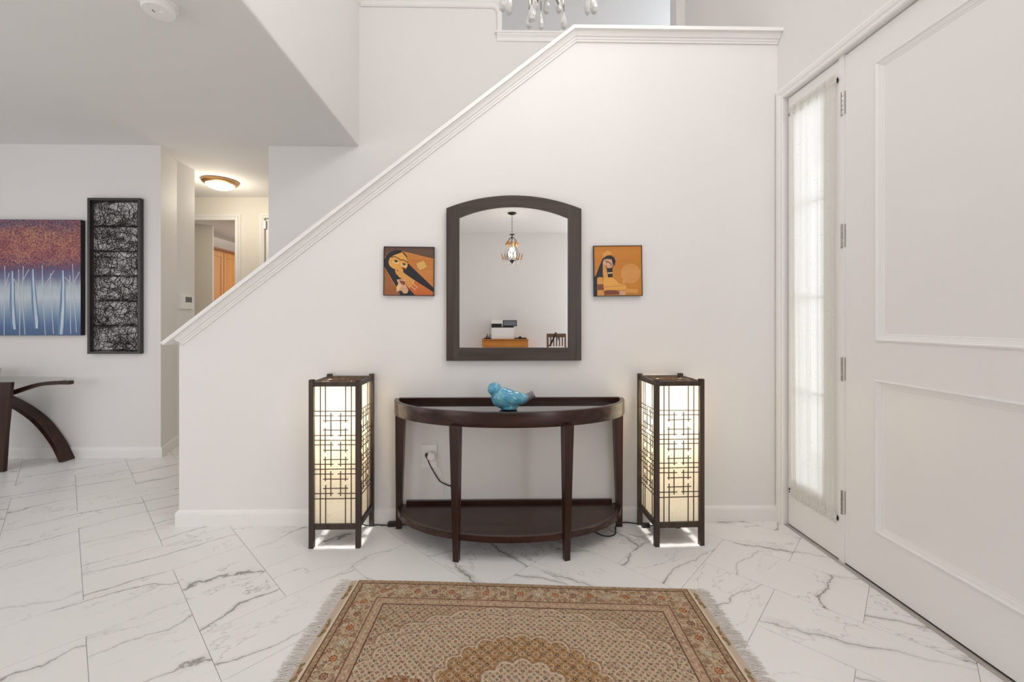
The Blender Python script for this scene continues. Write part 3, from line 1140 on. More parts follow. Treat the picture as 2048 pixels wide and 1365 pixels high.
for s in (-1, 1):
    obj('paper_panel', bx(-HX + PT - 0.003, HX - PT + 0.003, s * (HY - 0.020) - 0.0008, s * (HY - 0.020) + 0.0008, ZP0 + 0.0, ZP1), 'paper', lant)
    obj('paper_panel', bx(s * (HX - 0.020) - 0.0008, s * (HX - 0.020) + 0.0008, -HY + PT - 0.003, HY - PT + 0.003, ZP0, ZP1), 'paper', lant)
unit = bpy.data.meshes.new('lattice_stick')
_b = bx(-0.5, 0.5, -0.5, 0.5, -0.5, 0.5)
_b.to_mesh(unit)
_b.free()
unit.materials.append(M['stick'])
rs = random.Random(3)


def fy(y):
    return ZP1 - (y - 157) / 993.0 * (ZP1 - ZP0)


sticks = []
for x in (0.14, 0.88):
    sticks.append(('v', x, 150, 1156))
for x in (0.26, 0.74):
    for a, b in ((150, 422), (458, 636), (666, 842), (870, 1156)):
        sticks.append(('v', x, a, b))
for x in (0.39, 0.62):
    for a, b in ((350, 522), (558, 737), (770, 950)):
        sticks.append(('v', x, a, b))
for y in (338, 547, 755, 965):
    sticks.append(('h', y, -0.02, 1.02))
for y in (372, 512, 580, 720, 790, 930):
    sticks.append(('h', y, -0.02, 0.46))
    sticks.append(('h', y, 0.56, 1.02))
for y in (405, 475, 617, 685, 825, 893):
    sticks.append(('h', y, 0.21, 0.81))
PWX, PWY = 2 * (HX - PT), 2 * (HY - PT)
for face in range(4):
    for s in sticks:
        o = bpy.data.objects.new('lattice_stick', unit)
        o.parent = lant
        COL.objects.link(o)
        PW = PWX if face % 2 == 0 else PWY
        H = (HY if face % 2 == 0 else HX)
        jit = rs.uniform(-0.0012, 0.0012)
        if s[0] == 'v':
            u = (s[1] - 0.5) * PW + jit
            z = (fy(s[2]) + fy(s[3])) / 2
            le = fy(s[2]) - fy(s[3])
            dims = [0.0044, 0.0036, le]
            off = H - 0.0165
        else:
            u = ((s[2] + s[3]) / 2 - 0.5) * PW
            z = fy(s[1]) + jit
            dims = [(s[3] - s[2]) * PW, 0.0036, 0.0038]
            off = H - 0.0125
        if face == 0:
            o.location = (u, -off, z)
        elif face == 1:
            o.location = (off, u, z)
        elif face == 2:
            o.location = (-u, off, z)
        else:
            o.location = (-off, -u, z)
        if face % 2 == 1:
            dims = [dims[1], dims[0], dims[2]]
        o.rotation_euler = (0, rs.uniform(-0.006, 0.006), 0) if face % 2 == 0 else (rs.uniform(-0.006, 0.006), 0, 0)
        o.scale = dims
# woven top
obj('paper_top', bx(-HX + PT - 0.004, HX - PT + 0.004, -HY + PT - 0.004, HY - PT + 0.004, 0.856, 0.8576), 'paper', lant)
bm = B()
for k in range(46):
    cx_, cy_ = rs.uniform(-0.09, 0.09), rs.uniform(-0.088, 0.088)
    a_ = rs.uniform(0, math.pi)
    ln = rs.uniform(0.03, 0.08)
    p0 = (max(-0.108, min(0.108, cx_ - ln * math.cos(a_))), max(-0.104, min(0.104, cy_ - ln * math.sin(a_))))
    p1 = (max(-0.108, min(0.108, cx_ + ln * math.cos(a_))), max(-0.104, min(0.104, cy_ + ln * math.sin(a_))))
    if (p0[0] - p1[0]) ** 2 + (p0[1] - p1[1]) ** 2 > 1e-4:
        tube(bm, [(*p0, 0.859), ((p0[0] + p1[0]) / 2 + 0.006, (p0[1] + p1[1]) / 2, 0.862), (*p1, 0.859)], 0.0028, 5)
obj('woven_reed_top', bm, 'reed', lant, kind='stuff')
# lamp inside: crossbar, socket, bulb
obj('crossbar', bx(-HX + PT, HX - PT, -0.012, 0.012, 0.102, 0.114), 'lampwood', lant)
obj('light_block_board', bx(-0.082, 0.082, -0.082, 0.082, 0.1141, 0.121), 'lampwood', lant)  # unseen board added to block lamp light spilling onto the floor
so = obj('socket', lathe(B(), [(0.018, 0.114), (0.02, 0.12), (0.02, 0.18), (0.012, 0.185), (0.012, 0.40), (0.02, 0.405), (0.02, 0.45)], (0, 0, 0), 14), 'whiteplastic', lant)
bl = obj('bulb', lathe(B(), [(0.012, 0.45), (0.03, 0.50), (0.032, 0.53), (0.022, 0.556), (0.001, 0.566)], (0, 0, 0), 16), 'bulb', lant, smooth=True)
for z_, e_ in ((0.68, 17.0), (0.50, 24.0)):
    pl = bpy.data.lights.new('lantern_bulb_light', 'POINT')
    pl.energy = e_
    pl.color = (1.0, 0.975, 0.93)
    pl.shadow_soft_size = 0.034
    po_ = bpy.data.objects.new('bulb_light', pl)
    po_.location = (0, 0, z_)
    po_.parent = lant
    COL.objects.link(po_)
lant2 = copy_tree(lant)
lant['label'] = 'lit paper floor lantern with dark wood lattice left of the half-moon table'
lant2['label'] = 'lit paper floor lantern with dark wood lattice between the half-moon table and the door'
lant.location = (-0.8515, 2.366, 0)
lant2.location = (0.9635, 2.352, 0)
lant2.rotation_euler = (0, 0, 0.035)


def cord(name, pts, r=0.0032, mat='cord', parent=None, k=6):
    return obj(name, tube(B(), smoothpath(pts, k), r, 7), mat, parent, smooth=True)


# cords belong to the lanterns (parts); world points, roots are unrotated or nearly so
cord('power_cord', [(-0.90, 2.33, 0.11), (-0.885, 2.30, 0.086), (-0.855, 2.29, 0.078), (-0.82, 2.30, 0.082), (-0.80, 2.33, 0.10), (-0.785, 2.40, 0.06), (-0.755, 2.46, 0.012),
                    (-0.70, 2.478, 0.006), (-0.66, 2.478, 0.004), (-0.625, 2.474, 0.006)], parent=lant)
obj('cord_switch', bx(-0.632, -0.588, 2.462, 2.484, 0.0005, 0.024), 'black', lant, bevel=0.004)
cord('power_cord', [(-0.59, 2.474, 0.008), (-0.50, 2.487, 0.004), (-0.34, 2.49, 0.004), (-0.25, 2.4885, 0.004), (-0.21, 2.4895, 0.08), (-0.245, 2.4955, 0.20),
                    (-0.30, 2.4955, 0.232), (-0.335, 2.4955, 0.252), (-0.37, 2.495, 0.305), (-0.398, 2.493, 0.36), (-0.405, 2.478, 0.395)], parent=lant)
obj('plug', lathe(B(), [(0.003, -0.026), (0.006, -0.02), (0.014, -0.004), (0.014, 0.008), (0.009, 0.010)], (-0.4045, 2.474, 0.412), 12), 'black', lant, smooth=True)

o = cord('power_cord', [(0.945, 2.32, 0.11), (0.955, 2.27, 0.086), (0.975, 2.262, 0.078), (0.995, 2.27, 0.084), (1.0, 2.30, 0.11), (0.98, 2.36, 0.08), (0.93, 2.42, 0.02), (0.88, 2.436, 0.008),
                        (0.80, 2.475, 0.004), (0.74, 2.482, 0.004), (0.69, 2.44, 0.004), (0.665, 2.36, 0.004), (0.63, 2.33, 0.004), (0.58, 2.34, 0.004),
                        (0.50, 2.43, 0.004), (0.30, 2.484, 0.004)], parent=lant2)
o.rotation_euler = (0, 0, -0.035)
obj('cord_switch', bx(0.842, 0.885, 2.425, 2.447, 0.0005, 0.022), 'black', lant2, bevel=0.004)

# wall outlet and the white adapter in it
ou = thing('wall_outlet', 'white wall outlet plate under the half-moon table', 'outlet', (-0.3975, YW, 0.40))
obj('cover_plate', bx(-0.4425, -0.3535, YW - 0.009, YW - 0.0005, 0.332, 0.466), 'whiteplastic', ou, bevel=0.002)
for z in (0.425, 0.374):
    obj('socket_face', bx(-0.416, -0.380, YW - 0.0115, YW - 0.0085, z - 0.018, z + 0.018), 'whiteplastic', ou, bevel=0.002)
ad = thing('plug_adapter', 'round white plug-in adapter with white cord in the wall outlet', 'adapter', (-0.382, YW - 0.012, 0.405))
obj('adapter_body', lathe(B(), [(0.012, -0.034), (0.022, -0.032), (0.0255, -0.026), (0.0255, -0.001)], (-0.3815, YW - 0.012, 0.405), 24, 'Y'), 'whiteplastic', ad, smooth=True, autosmooth=40)
cord('adapter_cord', [(-0.362, 2.478, 0.385), (-0.345, 2.492, 0.35), (-0.325, 2.499, 0.30), (-0.318, 2.499, 0.24), (-0.30, 2.495, 0.17), (-0.29, 2.4885, 0.112),
                      (-0.27, 2.4895, 0.05), (-0.22, 2.4885, 0.006)], 0.002, 'whiteplastic', ad)

# ================================================================== rug
def srgb(*c):
    return np.array(lin(c))


RL, RW = 1.475, 1.2
ds = 0.0026
sv = np.linspace(0, RL, int(RL / ds) + 1)
tv = np.linspace(0, RW, int(RW / ds) + 1)
SS, TT = np.meshgrid(sv, tv)
rng = np.random.default_rng(7)


def vnoise(S_, T_, sc):
    g = rng.random((int(RW * sc) + 4, int(RL * sc) + 4))
    a, b = S_ * sc, T_ * sc
    i, j = np.floor(b).astype(int), np.floor(a).astype(int)
    u, v = a - j, b - i
    u, v = u * u * (3 - 2 * u), v * v * (3 - 2 * v)
    return (g[i, j] * (1 - u) * (1 - v) + g[i, j + 1] * u * (1 - v) + g[i + 1, j] * (1 - u) * v + g[i + 1, j + 1] * u * v)


C_ = np.zeros(SS.shape + (3,))


def put(mask, c, a=1.0):
    C_[mask] = C_[mask] * (1 - a) + c * a


E_ = np.minimum(np.minimum(SS, RL - SS), np.minimum(TT, RW - TT))
horiz = np.minimum(TT, RW - TT) < np.minimum(SS, RL - SS)
Q_ = np.where(horiz, SS - RL / 2, TT - RW / 2)
n1, n2, n3, n4 = vnoise(SS, TT, 60), vnoise(SS, TT, 160), vnoise(SS, TT, 110), vnoise(SS, TT, 95)
fine = rng.random(SS.shape)
# field
C_[:] = srgb(206, 182, 154)
cell = 0.0245
ix, iy = np.floor((SS - RL / 2) / cell + 0.5), np.floor((TT - RW / 2) / cell + 0.5)
fx, fyy = (SS - RL / 2) / cell - ix, (TT - RW / 2) / cell - iy
rr = np.sqrt(fx ** 2 + (fyy * 1.0) ** 2) * cell
par = (ix + iy) % 2
cx_, cy_ = SS - RL / 2, TT - RW / 2


def scallop(a, b, n, amp):
    th = np.arctan2(cy_ / b, cx_ / a)
    r = np.sqrt((cx_ / a) ** 2 + (cy_ / b) ** 2)
    return r - (1 - amp + amp * np.abs(np.sin(th * n / 2)))


med = scallop(0.315, 0.290, 26, 0.07)
med2 = scallop(0.165, 0.172, 14, 0.12)
span = scallop(0.66, 0.44, 34, 0.05)
span2 = scallop(0.60, 0.395, 30, 0.05)
inm = (med < 0) & (med2 > 0)
put(span > 0, srgb(190, 164, 132))
put(inm, srgb(186, 146, 96))
put(inm & (np.sin(cx_ / 0.0085) > 0.3), srgb(166, 124, 78), 0.6)
for sx in (-1, 1):
    e_ = ((cx_ - sx * 0.405) / 0.115) ** 2 + ((cy_ + 0.02) / (0.075 + 0.0 * cx_)) ** 2
    th_ = np.arctan2((cy_ + 0.02) / 0.075, (cx_ - sx * 0.405) / 0.115)
    e2 = np.sqrt(e_) - (0.9 + 0.1 * np.abs(np.sin(th_ * 5)))
    put(e2 < 0, srgb(170, 124, 84))
    put(np.abs(e2) < 0.05, srgb(220, 200, 176))
# small repeat
put((par == 0) & (rr < 0.0098) & (rr > 0.0068), srgb(228, 208, 184), 0.8)
put((par == 0) & (rr < 0.0068), srgb(140, 104, 76), 0.9)
put((par == 0) & (rr < 0.0034), srgb(178, 138, 104))
for dx, dy in ((0, 0.004), (0.004, -0.0012), (-0.004, -0.0012)):
    r_ = np.sqrt((fx * cell - dx) ** 2 + (fyy * cell - dy) ** 2)
    put((par == 1) & (r_ < 0.0027), srgb(78, 50, 40))
qx, qy = np.abs(((SS - RL / 2) / cell) % 1 - 0.5) * cell, np.abs(((TT - RW / 2) / cell) % 1 - 0.5) * cell
qd = np.sqrt(qx ** 2 + qy ** 2)
pq = (np.floor((SS - RL / 2) / cell) + 2 * np.floor((TT - RW / 2) / cell)) % 3
put((qd < 0.0046) & (pq == 0), srgb(122, 118, 108), 0.9)
put((qd < 0.0046) & (pq == 1), srgb(150, 104, 82), 0.9)
put((qd < 0.0042) & (pq == 2), srgb(170, 132, 102), 0.8)
dia = ((span > -0.06) | inm | (med2 < -0.15)) & (par == 1) & (iy % 2 == 0)
dd = np.abs(fx) * cell + np.abs(fyy) * cell
put(dia & (dd < 0.0075), srgb(36, 32, 36))
put(dia & (dd < 0.0036), srgb(216, 204, 186))
for f_, w_ in ((med, 0.022), (med2, 0.05), (span, 0.012), (span2, 0.012)):
    put(np.abs(f_ - w_) < w_ * 0.7, srgb(150, 116, 82), 0.7)
    put(np.abs(f_) < w_ * 0.55, srgb(222, 202, 178), 0.85)
put(np.ones_like(E_, bool) & (n3 > 0.72), srgb(150, 112, 92), 0.35)
# inner guard
g2 = (E_ >= 0.122) & (E_ < 0.160)
b1 = (E_ >= 0.027) & (E_ < 0.122)
g1 = E_ < 0.027
put(g2, srgb(198, 168, 138))
put(g2 & (np.sin(Q_ / 0.0042) + 1.4 * np.cos((E_ - 0.141) / 0.004) > 1.7), srgb(222, 198, 170), 0.8)
put(g2 & (n2 > 0.7), srgb(150, 112, 84), 0.6)
put(g1, srgb(176, 146, 112))
put(g1 & (np.sin(Q_ / 0.0048) * np.cos((E_ - 0.0135) / 0.0042) > 0.45), srgb(206, 180, 146), 0.8)
put(g1 & (n2 > 0.7), srgb(132, 100, 74), 0.6)
# main border: vines and rosettes
put(b1, srgb(200, 172, 138))
put(b1 & (n4 > 0.60), srgb(166, 144, 108), 0.7)
put(b1 & (n2 > 0.66), srgb(214, 196, 172), 0.8)
put(b1 & (n3 > 0.70), srgb(150, 100, 78), 0.7)
put(b1 & (np.abs(n1 - 0.5) < 0.022), srgb(92, 70, 58), 0.7)
pitch = 0.0752
kk = np.floor(Q_ / pitch + 0.5)
qq = Q_ - kk * pitch
er = E_ - 0.0745
rad_ = np.sqrt(qq ** 2 + er ** 2)
ang_ = np.arctan2(er, qq)
ok = b1
typ = kk % 4
pet = 0.0150 + 0.0018 * np.cos(8 * ang_)
for tset, cols in (((0, 2), ((120, 58, 44), (214, 150, 98), (124, 60, 44))), ((1,), ((150, 142, 122), (222, 212, 190), (140, 130, 112))),
                   ((3,), ((104, 66, 62), (184, 138, 112), (88, 54, 52)))):
    mk_ = ok & np.isin(typ, tset)
    put(mk_ & (rad_ < pet + 0.0035), srgb(214, 190, 158))
    put(mk_ & (rad_ < pet), srgb(*cols[0]))
    put(mk_ & (rad_ < 0.0118), srgb(*cols[1]))
    put(mk_ & (rad_ < 0.0110) & (np.cos(8 * ang_) > 0.5) & (rad_ > 0.0065), srgb(*cols[2]))
    put(mk_ & (rad_ < 0.0034), srgb(*cols[0]))
k2 = np.floor(Q_ / pitch)
q2 = Q_ - (k2 + 0.5) * pitch
for sgn in (-1, 1):
    e2 = E_ - (0.0745 + sgn * 0.028 * np.where(k2 % 2 == 0, 1, -1))
    r2 = np.sqrt(q2 ** 2 + e2 ** 2)
    put(ok & (r2 < 0.0105), srgb(142, 92, 76) if sgn > 0 else srgb(140, 116, 84), 0.9)
    put(ok & (r2 < 0.006), srgb(206, 168, 134))
    put(ok & (r2 < 0.0028), srgb(96, 56, 48))
for e0, w_ in ((0.0, 0.0035), (0.027, 0.0026), (0.122, 0.0026), (0.160, 0.0026)):
    put(np.abs(E_ - e0) < w_, srgb(92, 48, 42), 0.9)
put((np.abs(E_ - 0.122) < 0.0026) & (np.sin(Q_ / 0.0016) > 0.2), srgb(170, 120, 96), 0.6)
# two olive stains
for (a, b, ra, rb) in ((0.185, 0.245, 0.020, 0.008), (0.255, 0.285, 0.016, 0.006)):
    d_ = ((SS - a - (TT - b) * 0.8) / ra) ** 2 + ((TT - b) / rb) ** 2
    put(d_ < 1, srgb(142, 110, 52), 0.75)
C_ *= (0.62 + 0.26 * fine)[..., None]
# placement: four corners of the pile on the floor
TL, TR = np.array((-0.630, 1.955)), np.array((0.842, 1.868))
BL, BR = TL + np.array((-0.046, -1.0)) * RW, TR + np.array((-0.030, -1.0)) * RW
a_, b_ = (SS / RL)[..., None], (TT / RW)[..., None]
XYr = (TL * (1 - a_) + TR * a_) * (1 - b_) + (BL * (1 - a_) + BR * a_) * b_
XYr[..., 1] += 0.004 * np.sin(SS / RL * 5 + 0.5) * np.exp(-TT / 0.1)
Zr = 0.0078 + 0.0006 * (n2 - 0.5) + 0.0005 * (fine - 0.5)
Zr = np.where(E_ < 0.004, 0.0035, Zr)
nr, nc = SS.shape
verts = np.concatenate([XYr.reshape(-1, 2), Zr.reshape(-1, 1)], 1)
idx = np.arange(nr * nc).reshape(nr, nc)
quads = np.stack([idx[:-1, :-1], idx[1:, :-1], idx[1:, 1:], idx[:-1, 1:]], -1).reshape(-1, 4)
me = bpy.data.meshes.new('rug')
me.vertices.add(len(verts))
me.vertices.foreach_set('co', verts.astype(np.float32).ravel())
me.loops.add(quads.size)
me.loops.foreach_set('vertex_index', quads.astype(np.int32).ravel())
me.polygons.add(len(quads))
me.polygons.foreach_set('loop_start', np.arange(0, quads.size, 4, dtype=np.int32))
me.update(calc_edges=True)
at = me.color_attributes.new('weave', 'FLOAT_COLOR', 'POINT')
at.data.foreach_set('color', np.concatenate([C_.reshape(-1, 3), np.ones((nr * nc, 1))], 1).astype(np.float32).ravel())
_m = NT('rug_pile')
_a = _m.n('ShaderNodeVertexColor', layer_name='weave')
_m.base(_a.outputs[0])
_m.set(Roughness=0.95)
_m.b.inputs['Specular IOR Level'].default_value = 0.1
_m.b.inputs['Sheen Weight'].default_value = 0.15
M['pile'] = _m.m
rug = thing('area_rug', 'beige and tan oriental rug with floral border and fringe on the marble floor', 'rug', (0.08, 1.3, 0.0))
mesh_obj('pile_field', me, 'pile', rug, smooth=True)
M['kilim'] = paint('rug_end_weave', lin((190, 172, 152)), 0.9, 0.3, 300)
M['kilimpale'] = paint('rug_selvedge', lin((212, 192, 170)), 0.9, 0.3, 300)
M['fringe'] = simple('fringe_cotton', lin((208, 201, 194)), 0.9)
M['olive'] = paint('end_embroidery', lin((136, 118, 78)), 0.9, 0.2, 200)
M['rosy'] = paint('end_embroidery_rose', lin((178, 132, 108)), 0.9, 0.2, 200)
rf = random.Random(21)
ex = (TR - TL) / RL
for side in (0, 1):
    o_ = TL if side == 0 else TR
    dn = (BL - TL) / RW if side == 0 else (BR - TR) / RW
    out = -ex if side == 0 else ex
    def P3(t, e, z):
        p = o_ + dn * t + out * e
        return (p[0], p[1], z)
    def strip(e0, e1, z):
        bm = B()
        vs = [bm.verts.new(P3(t, e, zz)) for zz in (0.0005, z) for t, e in ((0.002, e0), (RW - 0.002, e0), (RW - 0.002, e1), (0.006, e1))]
        for f in ((0, 1, 2, 3), (4, 7, 6, 5), (0, 4, 5, 1), (1, 5, 6, 2), (2, 6, 7, 3), (3, 7, 4, 0)):
            bm.faces.new([vs[i] for i in f])
        return bm
    obj('selvedge_band', strip(0.0, 0.010, 0.0062), 'kilimpale', rug)
    obj('end_weave_band', strip(0.010, 0.034, 0.0045), 'kilim', rug)
    t = 0.05 if side == 0 else 0.045
    first = True
    while t < RW - 0.1:
        for k, (dt, de, c, ra, rb) in enumerate(((0.0, 0.022, 'olive', 0.011, 0.006), (0.022, 0.018, 'olive', 0.010, 0.007), (0.036, 0.020, 'rosy', 0.008, 0.006),
                                                 (0.055, 0.019, 'olive', 0.011, 0.008), (0.074, 0.024, 'olive', 0.012, 0.005))):
            p = P3(t + dt, de, 0)
            rot = math.atan2(dn[1], dn[0]) + rf.uniform(-0.5, 0.5)
            pts = []
            for q_ in range(12):
                a = 2 * math.pi * q_ / 12
                r = 1 + 0.25 * math.sin(3 * a + k)
                u, v = ra * r * math.cos(a), rb * r * math.sin(a)
                pts.append((p[0] + u * math.cos(rot) - v * math.sin(rot), p[1] + u * math.sin(rot) + v * math.cos(rot)))
            obj('embroidered_flower', prism(B(), pts, XY, 0.004, 0.0064), c, rug)
        t += 0.215 if side == 0 else 0.20
    bm = B()
    t = 0.004
    while t < RW - 0.004:
        ln = rf.uniform(0.045, 0.066)
        bend = rf.uniform(-0.02, 0.02)
        ps = [P3(t, 0.034, 0.003), P3(t + bend * 0.3, 0.034 + ln * 0.35, 0.005 + rf.uniform(0, 0.003)),
              P3(t + bend * 0.7, 0.034 + ln * 0.7, 0.003), P3(t + bend, 0.034 + ln, 0.0012)]
        tube(bm, ps, [0.0013, 0.0012, 0.0011, 0.0008], 4, cap=False)
        t += rf.uniform(0.0022, 0.0042)
    obj('fringe', bm, 'fringe', rug, kind='stuff')

# ================================================================== left side: painting, wire panel, table
pa = thing('canvas_painting', 'textured canvas of pale birch trunks under a red and violet canopy', 'painting', (-4.15, YB, 1.066))
PX0, PX1, PZ0, PZ1, PYF = -4.75, -3.575, 1.066, 2.060, YB - 0.042
_m = NT('painted_forest')
_v = _m.coord('Object')
_sep = _m.n('ShaderNodeSeparateXYZ')
_m.l(_v, _sep.inputs[0])
_z = _m.math('DIVIDE', _sep.outputs[2], PZ1 - PZ0)
_vs = _m.coord('Object', scale=(30, 1, 2.2))
_st = _m.noise(_vs, 1.0, 4, 0.6)
_zz = _m.math('ADD', _z, _m.math('MULTIPLY_ADD', _st, 0.10, -0.05))
_low = _m.ramp([(0.0, lin((70, 96, 136))), (0.09, lin((80, 112, 154))), (0.20, lin((134, 158, 184))), (0.33, lin((192, 204, 212))),
                (0.42, lin((176, 188, 198))), (0.50, lin((108, 112, 148))), (0.58, lin((94, 78, 114)))], _zz)
_n = _m.noise(_v, 74, 6, 0.72, 0.3)
_n0 = _m.noise(_v, 8, 4, 0.65)
_p = _m.noise(_v, 3.2, 3)
_zb = _m.math('ADD', _z, _m.math('MULTIPLY_ADD', _n0, 0.22, -0.11))
_leafhi = _m.ramp([(0.55, lin((132, 104, 132))), (0.64, lin((186, 134, 118))), (0.78, lin((200, 140, 112))), (0.88, lin((206, 150, 116))), (0.96, lin((142, 112, 122)))], _zb)
_leaflo = _m.ramp([(0.55, lin((84, 66, 104))), (0.66, lin((124, 62, 88))), (0.76, lin((134, 66, 80))), (0.86, lin((120, 70, 86))), (0.96, lin((72, 60, 92)))], _zb)
_ls = _m.n('ShaderNodeMapRange')
_ls.inputs['From Min'].default_value = 0.44
_ls.inputs['From Max'].default_value = 0.56
_m.l(_n, _ls.inputs[0])
_bl = _m.n('ShaderNodeMapRange')
_bl.inputs['From Min'].default_value = 0.42
_bl.inputs['From Max'].default_value = 0.62
_m.l(_m.noise(_v, 10, 3, 0.6, 0.8), _bl.inputs[0])
_leafhi = _m.mix(_m.math('MULTIPLY', _bl.outputs[0], 0.75), _leafhi, lin((166, 92, 104)))
_leaflo = _m.mix(_m.math('MULTIPLY', _bl.outputs[0], 0.6), _leaflo, lin((98, 52, 84)))
_leaf = _m.mix(_ls.outputs[0], _leaflo, _leafhi)
_edge = _m.math('GREATER_THAN', _m.math('ADD', _z, _m.math('MULTIPLY_ADD', _n, 0.5, -0.25)), 0.60)
_m.base(_m.mix(_edge, _low, _leaf))
_m.set(Roughness=0.5)
_m.bump(_m.math('MULTIPLY', _n, _edge), 0.9, 0.006)
M['canvas'] = _m.m
M['canvasedge'] = simple('black_canvas_edge', (0.012, 0.010, 0.010), 0.6)
obj('canvas_edge', bx(PX0, PX1, PYF + 0.001, YB - 0.002, PZ0, PZ1), 'canvasedge', pa)
obj('canvas_face', bx(PX0 + 0.001, PX1 - 0.001, PYF - 0.001, PYF + 0.001, PZ0 + 0.001, PZ1 - 0.001), 'canvas', pa)
M['trunkpaint'] = NT('trunk_paint').m
_m = NT('birch_paint')
_v = _m.coord('Object', scale=(60, 1, 6))
_m.base(_m.ramp([(0.3, lin((150, 176, 204))), (0.65, lin((212, 222, 232)))], _m.noise(_v, 1.0, 4, 0.6)))
_m.set(Roughness=0.45)
M['birch'] = _m.m
M['birchdark'] = simple('birch_shade_paint', lin((104, 132, 168)), 0.5)
M['twig'] = simple('twig_paint', lin((206, 208, 218)), 0.5)
PS = 847.0 / 3.72 * 1.0


def cpt(x, y):
    """a spot on the canvas given as fractions of the visible crop"""
    return (PX1 - (790 - x) / 790.0 * 0.695, PZ1 - (y - 97) / 1173.0 * (PZ1 - PZ0))


def trunk(pts, w):
    P = [Vector(cpt(*p)) for p in pts]
    poly = []
    back = []
    for k, p in enumerate(P):
        ww = w[k] / 2
        poly.append((p.x - ww, p.y))
        back.append((p.x + ww, p.y))
    o = obj('birch_trunk', prism(B(), poly + back[::-1], XZ, PYF - 0.0028, PYF - 0.0008), 'birchdark', pa)
    hi = [(p.x - w[k] * 0.12, p.y) for k, p in enumerate(P)] + [(p.x + w[k] * 0.36, p.y) for k, p in enumerate(P)][::-1]
    obj('trunk_highlight', prism(B(), hi, XZ, PYF - 0.0036, PYF - 0.0027), 'birch', o)


for k in range(4):
    pass
trunk([(140, 620), (140, 760), (140, 950), (150, 1150), (160, 1210)], [0.018, 0.034, 0.044, 0.046, 0.03])
trunk([(335, 600), (338, 760), (350, 950), (365, 1120), (370, 1200)], [0.018, 0.034, 0.046, 0.05, 0.03])
trunk([(622, 610), (624, 760), (620, 950), (610, 1120), (600, 1260)], [0.018, 0.034, 0.046, 0.05, 0.046])
trunk([(-120, 610), (-122, 760), (-125, 950), (-122, 1120), (-118, 1240)], [0.018, 0.034, 0.046, 0.05, 0.04])
trunk([(-360, 610), (-358, 760), (-352, 950), (-350, 1120), (-352, 1240)], [0.018, 0.034, 0.046, 0.05, 0.04])
for pts in ([(65, 570), (72, 740), (78, 800), (62, 1050), (62, 1266)], [(110, 640), (78, 770)], [(200, 600), (202, 780), (212, 1000), (208, 1266)],
            [(155, 700), (198, 785)], [(244, 570), (240, 720), (238, 960), (260, 1262)], [(298, 600), (244, 705)],
            [(425, 560), (428, 800), (440, 1050), (454, 1266)], [(540, 610), (430, 800)], [(505, 640), (506, 860), (520, 1060), (532, 1256)],
            [(688, 660), (692, 860), (696, 1256)], [(714, 545), (722, 740), (730, 900), (752, 1240)], [(780, 625), (726, 735)], [(640, 680), (716, 760)],
            [(-30, 600), (-28, 900), (-40, 1260)], [(-230, 600), (-235, 900), (-222, 1260)], [(-300, 620), (-235, 760)], [(-440, 600), (-436, 900), (-450, 1260)]):
    P = [cpt(*p) for p in pts]
    obj('thin_trunk', tube(B(), [(p[0], PYF - 0.001, p[1]) for p in P], 0.0034, 6), 'twig', pa)

wp = thing('wire_wall_panel', 'tall dark framed wall panel filled with scribbled black wire', 'wall art', (-3.30, YB, 0.905))
WX0, WX1, WZ0, WZ1 = -3.522, -3.076, 0.906, 2.250
WY0, WY1 = YB - 0.040, YB - 0.006
for a in ((WX0, WX0 + 0.020, WZ0, WZ1), (WX1 - 0.020, WX1, WZ0, WZ1), (WX0 + 0.02, WX1 - 0.02, WZ0, WZ0 + 0.020), (WX0 + 0.02, WX1 - 0.02, WZ1 - 0.020, WZ1)):
    obj('frame_bar', bx(a[0], a[1], WY0, YB - 0.002, a[2], a[3]), 'panelframe', wp, bevel=0.0015)
rw = random.Random(8)
for k in range(0, 7):
    z = WZ0 + 0.028 + (WZ1 - WZ0 - 0.056) * k / 6
    obj('cross_wire', tube(B(), [(WX0 + 0.018, YB - 0.022, z), (WX1 - 0.018, YB - 0.022, z)], 0.0036, 6), 'wire', wp)
for x in (WX0 + 0.032, WX1 - 0.032):
    obj('side_wire', tube(B(), [(x, YB - 0.022, WZ0 + 0.015), (x, YB - 0.022, WZ1 - 0.015)], 0.0036, 6), 'wire', wp)
bm = B()
for k in range(6):
    z0 = WZ0 + 0.028 + (WZ1 - WZ0 - 0.056) * k / 6
    z1 = z0 + (WZ1 - WZ0 - 0.056) / 6
    for w in range(104):
        x = WX0 + 0.026 + (WX1 - WX0 - 0.052) * ((w % 12) + rw.random()) / 12
        z = z0 + (z1 - z0) * ((w // 12) + rw.random()) / 10
        a = rw.uniform(0, 6.28)
        cur = rw.uniform(-17, 17)
        pts = []
        for s in range(11):
            pts.append((x, YB - 0.022 + rw.uniform(-0.005, 0.005), z))
            a += cur * 0.019 + rw.uniform(-0.22, 0.22)
            for _ in range(8):
                nx, nz = x + 0.019 * math.cos(a), z + 0.019 * math.sin(a)
                if WX0 + 0.023 < nx < WX1 - 0.023 and z0 - 0.006 < nz < z1 + 0.006:
                    break
                a += 0.8
            x, z = nx, nz
        tube(bm, pts, 0.0019, 4, cap=False)
obj('scribble_wire', bm, 'wire', wp, kind='stuff')

# glass-topped table at the far left
lt = thing('glass_hall_table', 'glass topped table with curved dark wood legs below the birch painting', 'table', (-4.2, 3.52, 0))
GX, GY = -4.32, 3.515
pts = [(GX + 0.845 * math.copysign(abs(math.cos(a)) ** 0.9, math.cos(a)), GY + 0.19 * math.copysign(abs(math.sin(a)) ** 0.75, math.sin(a)))
       for a in [2 * math.pi * k / 64 for k in range(64)]]
obj('glass_top', prism(B(), pts, XY, 0.7085, 0.7165), 'greenglass', lt)


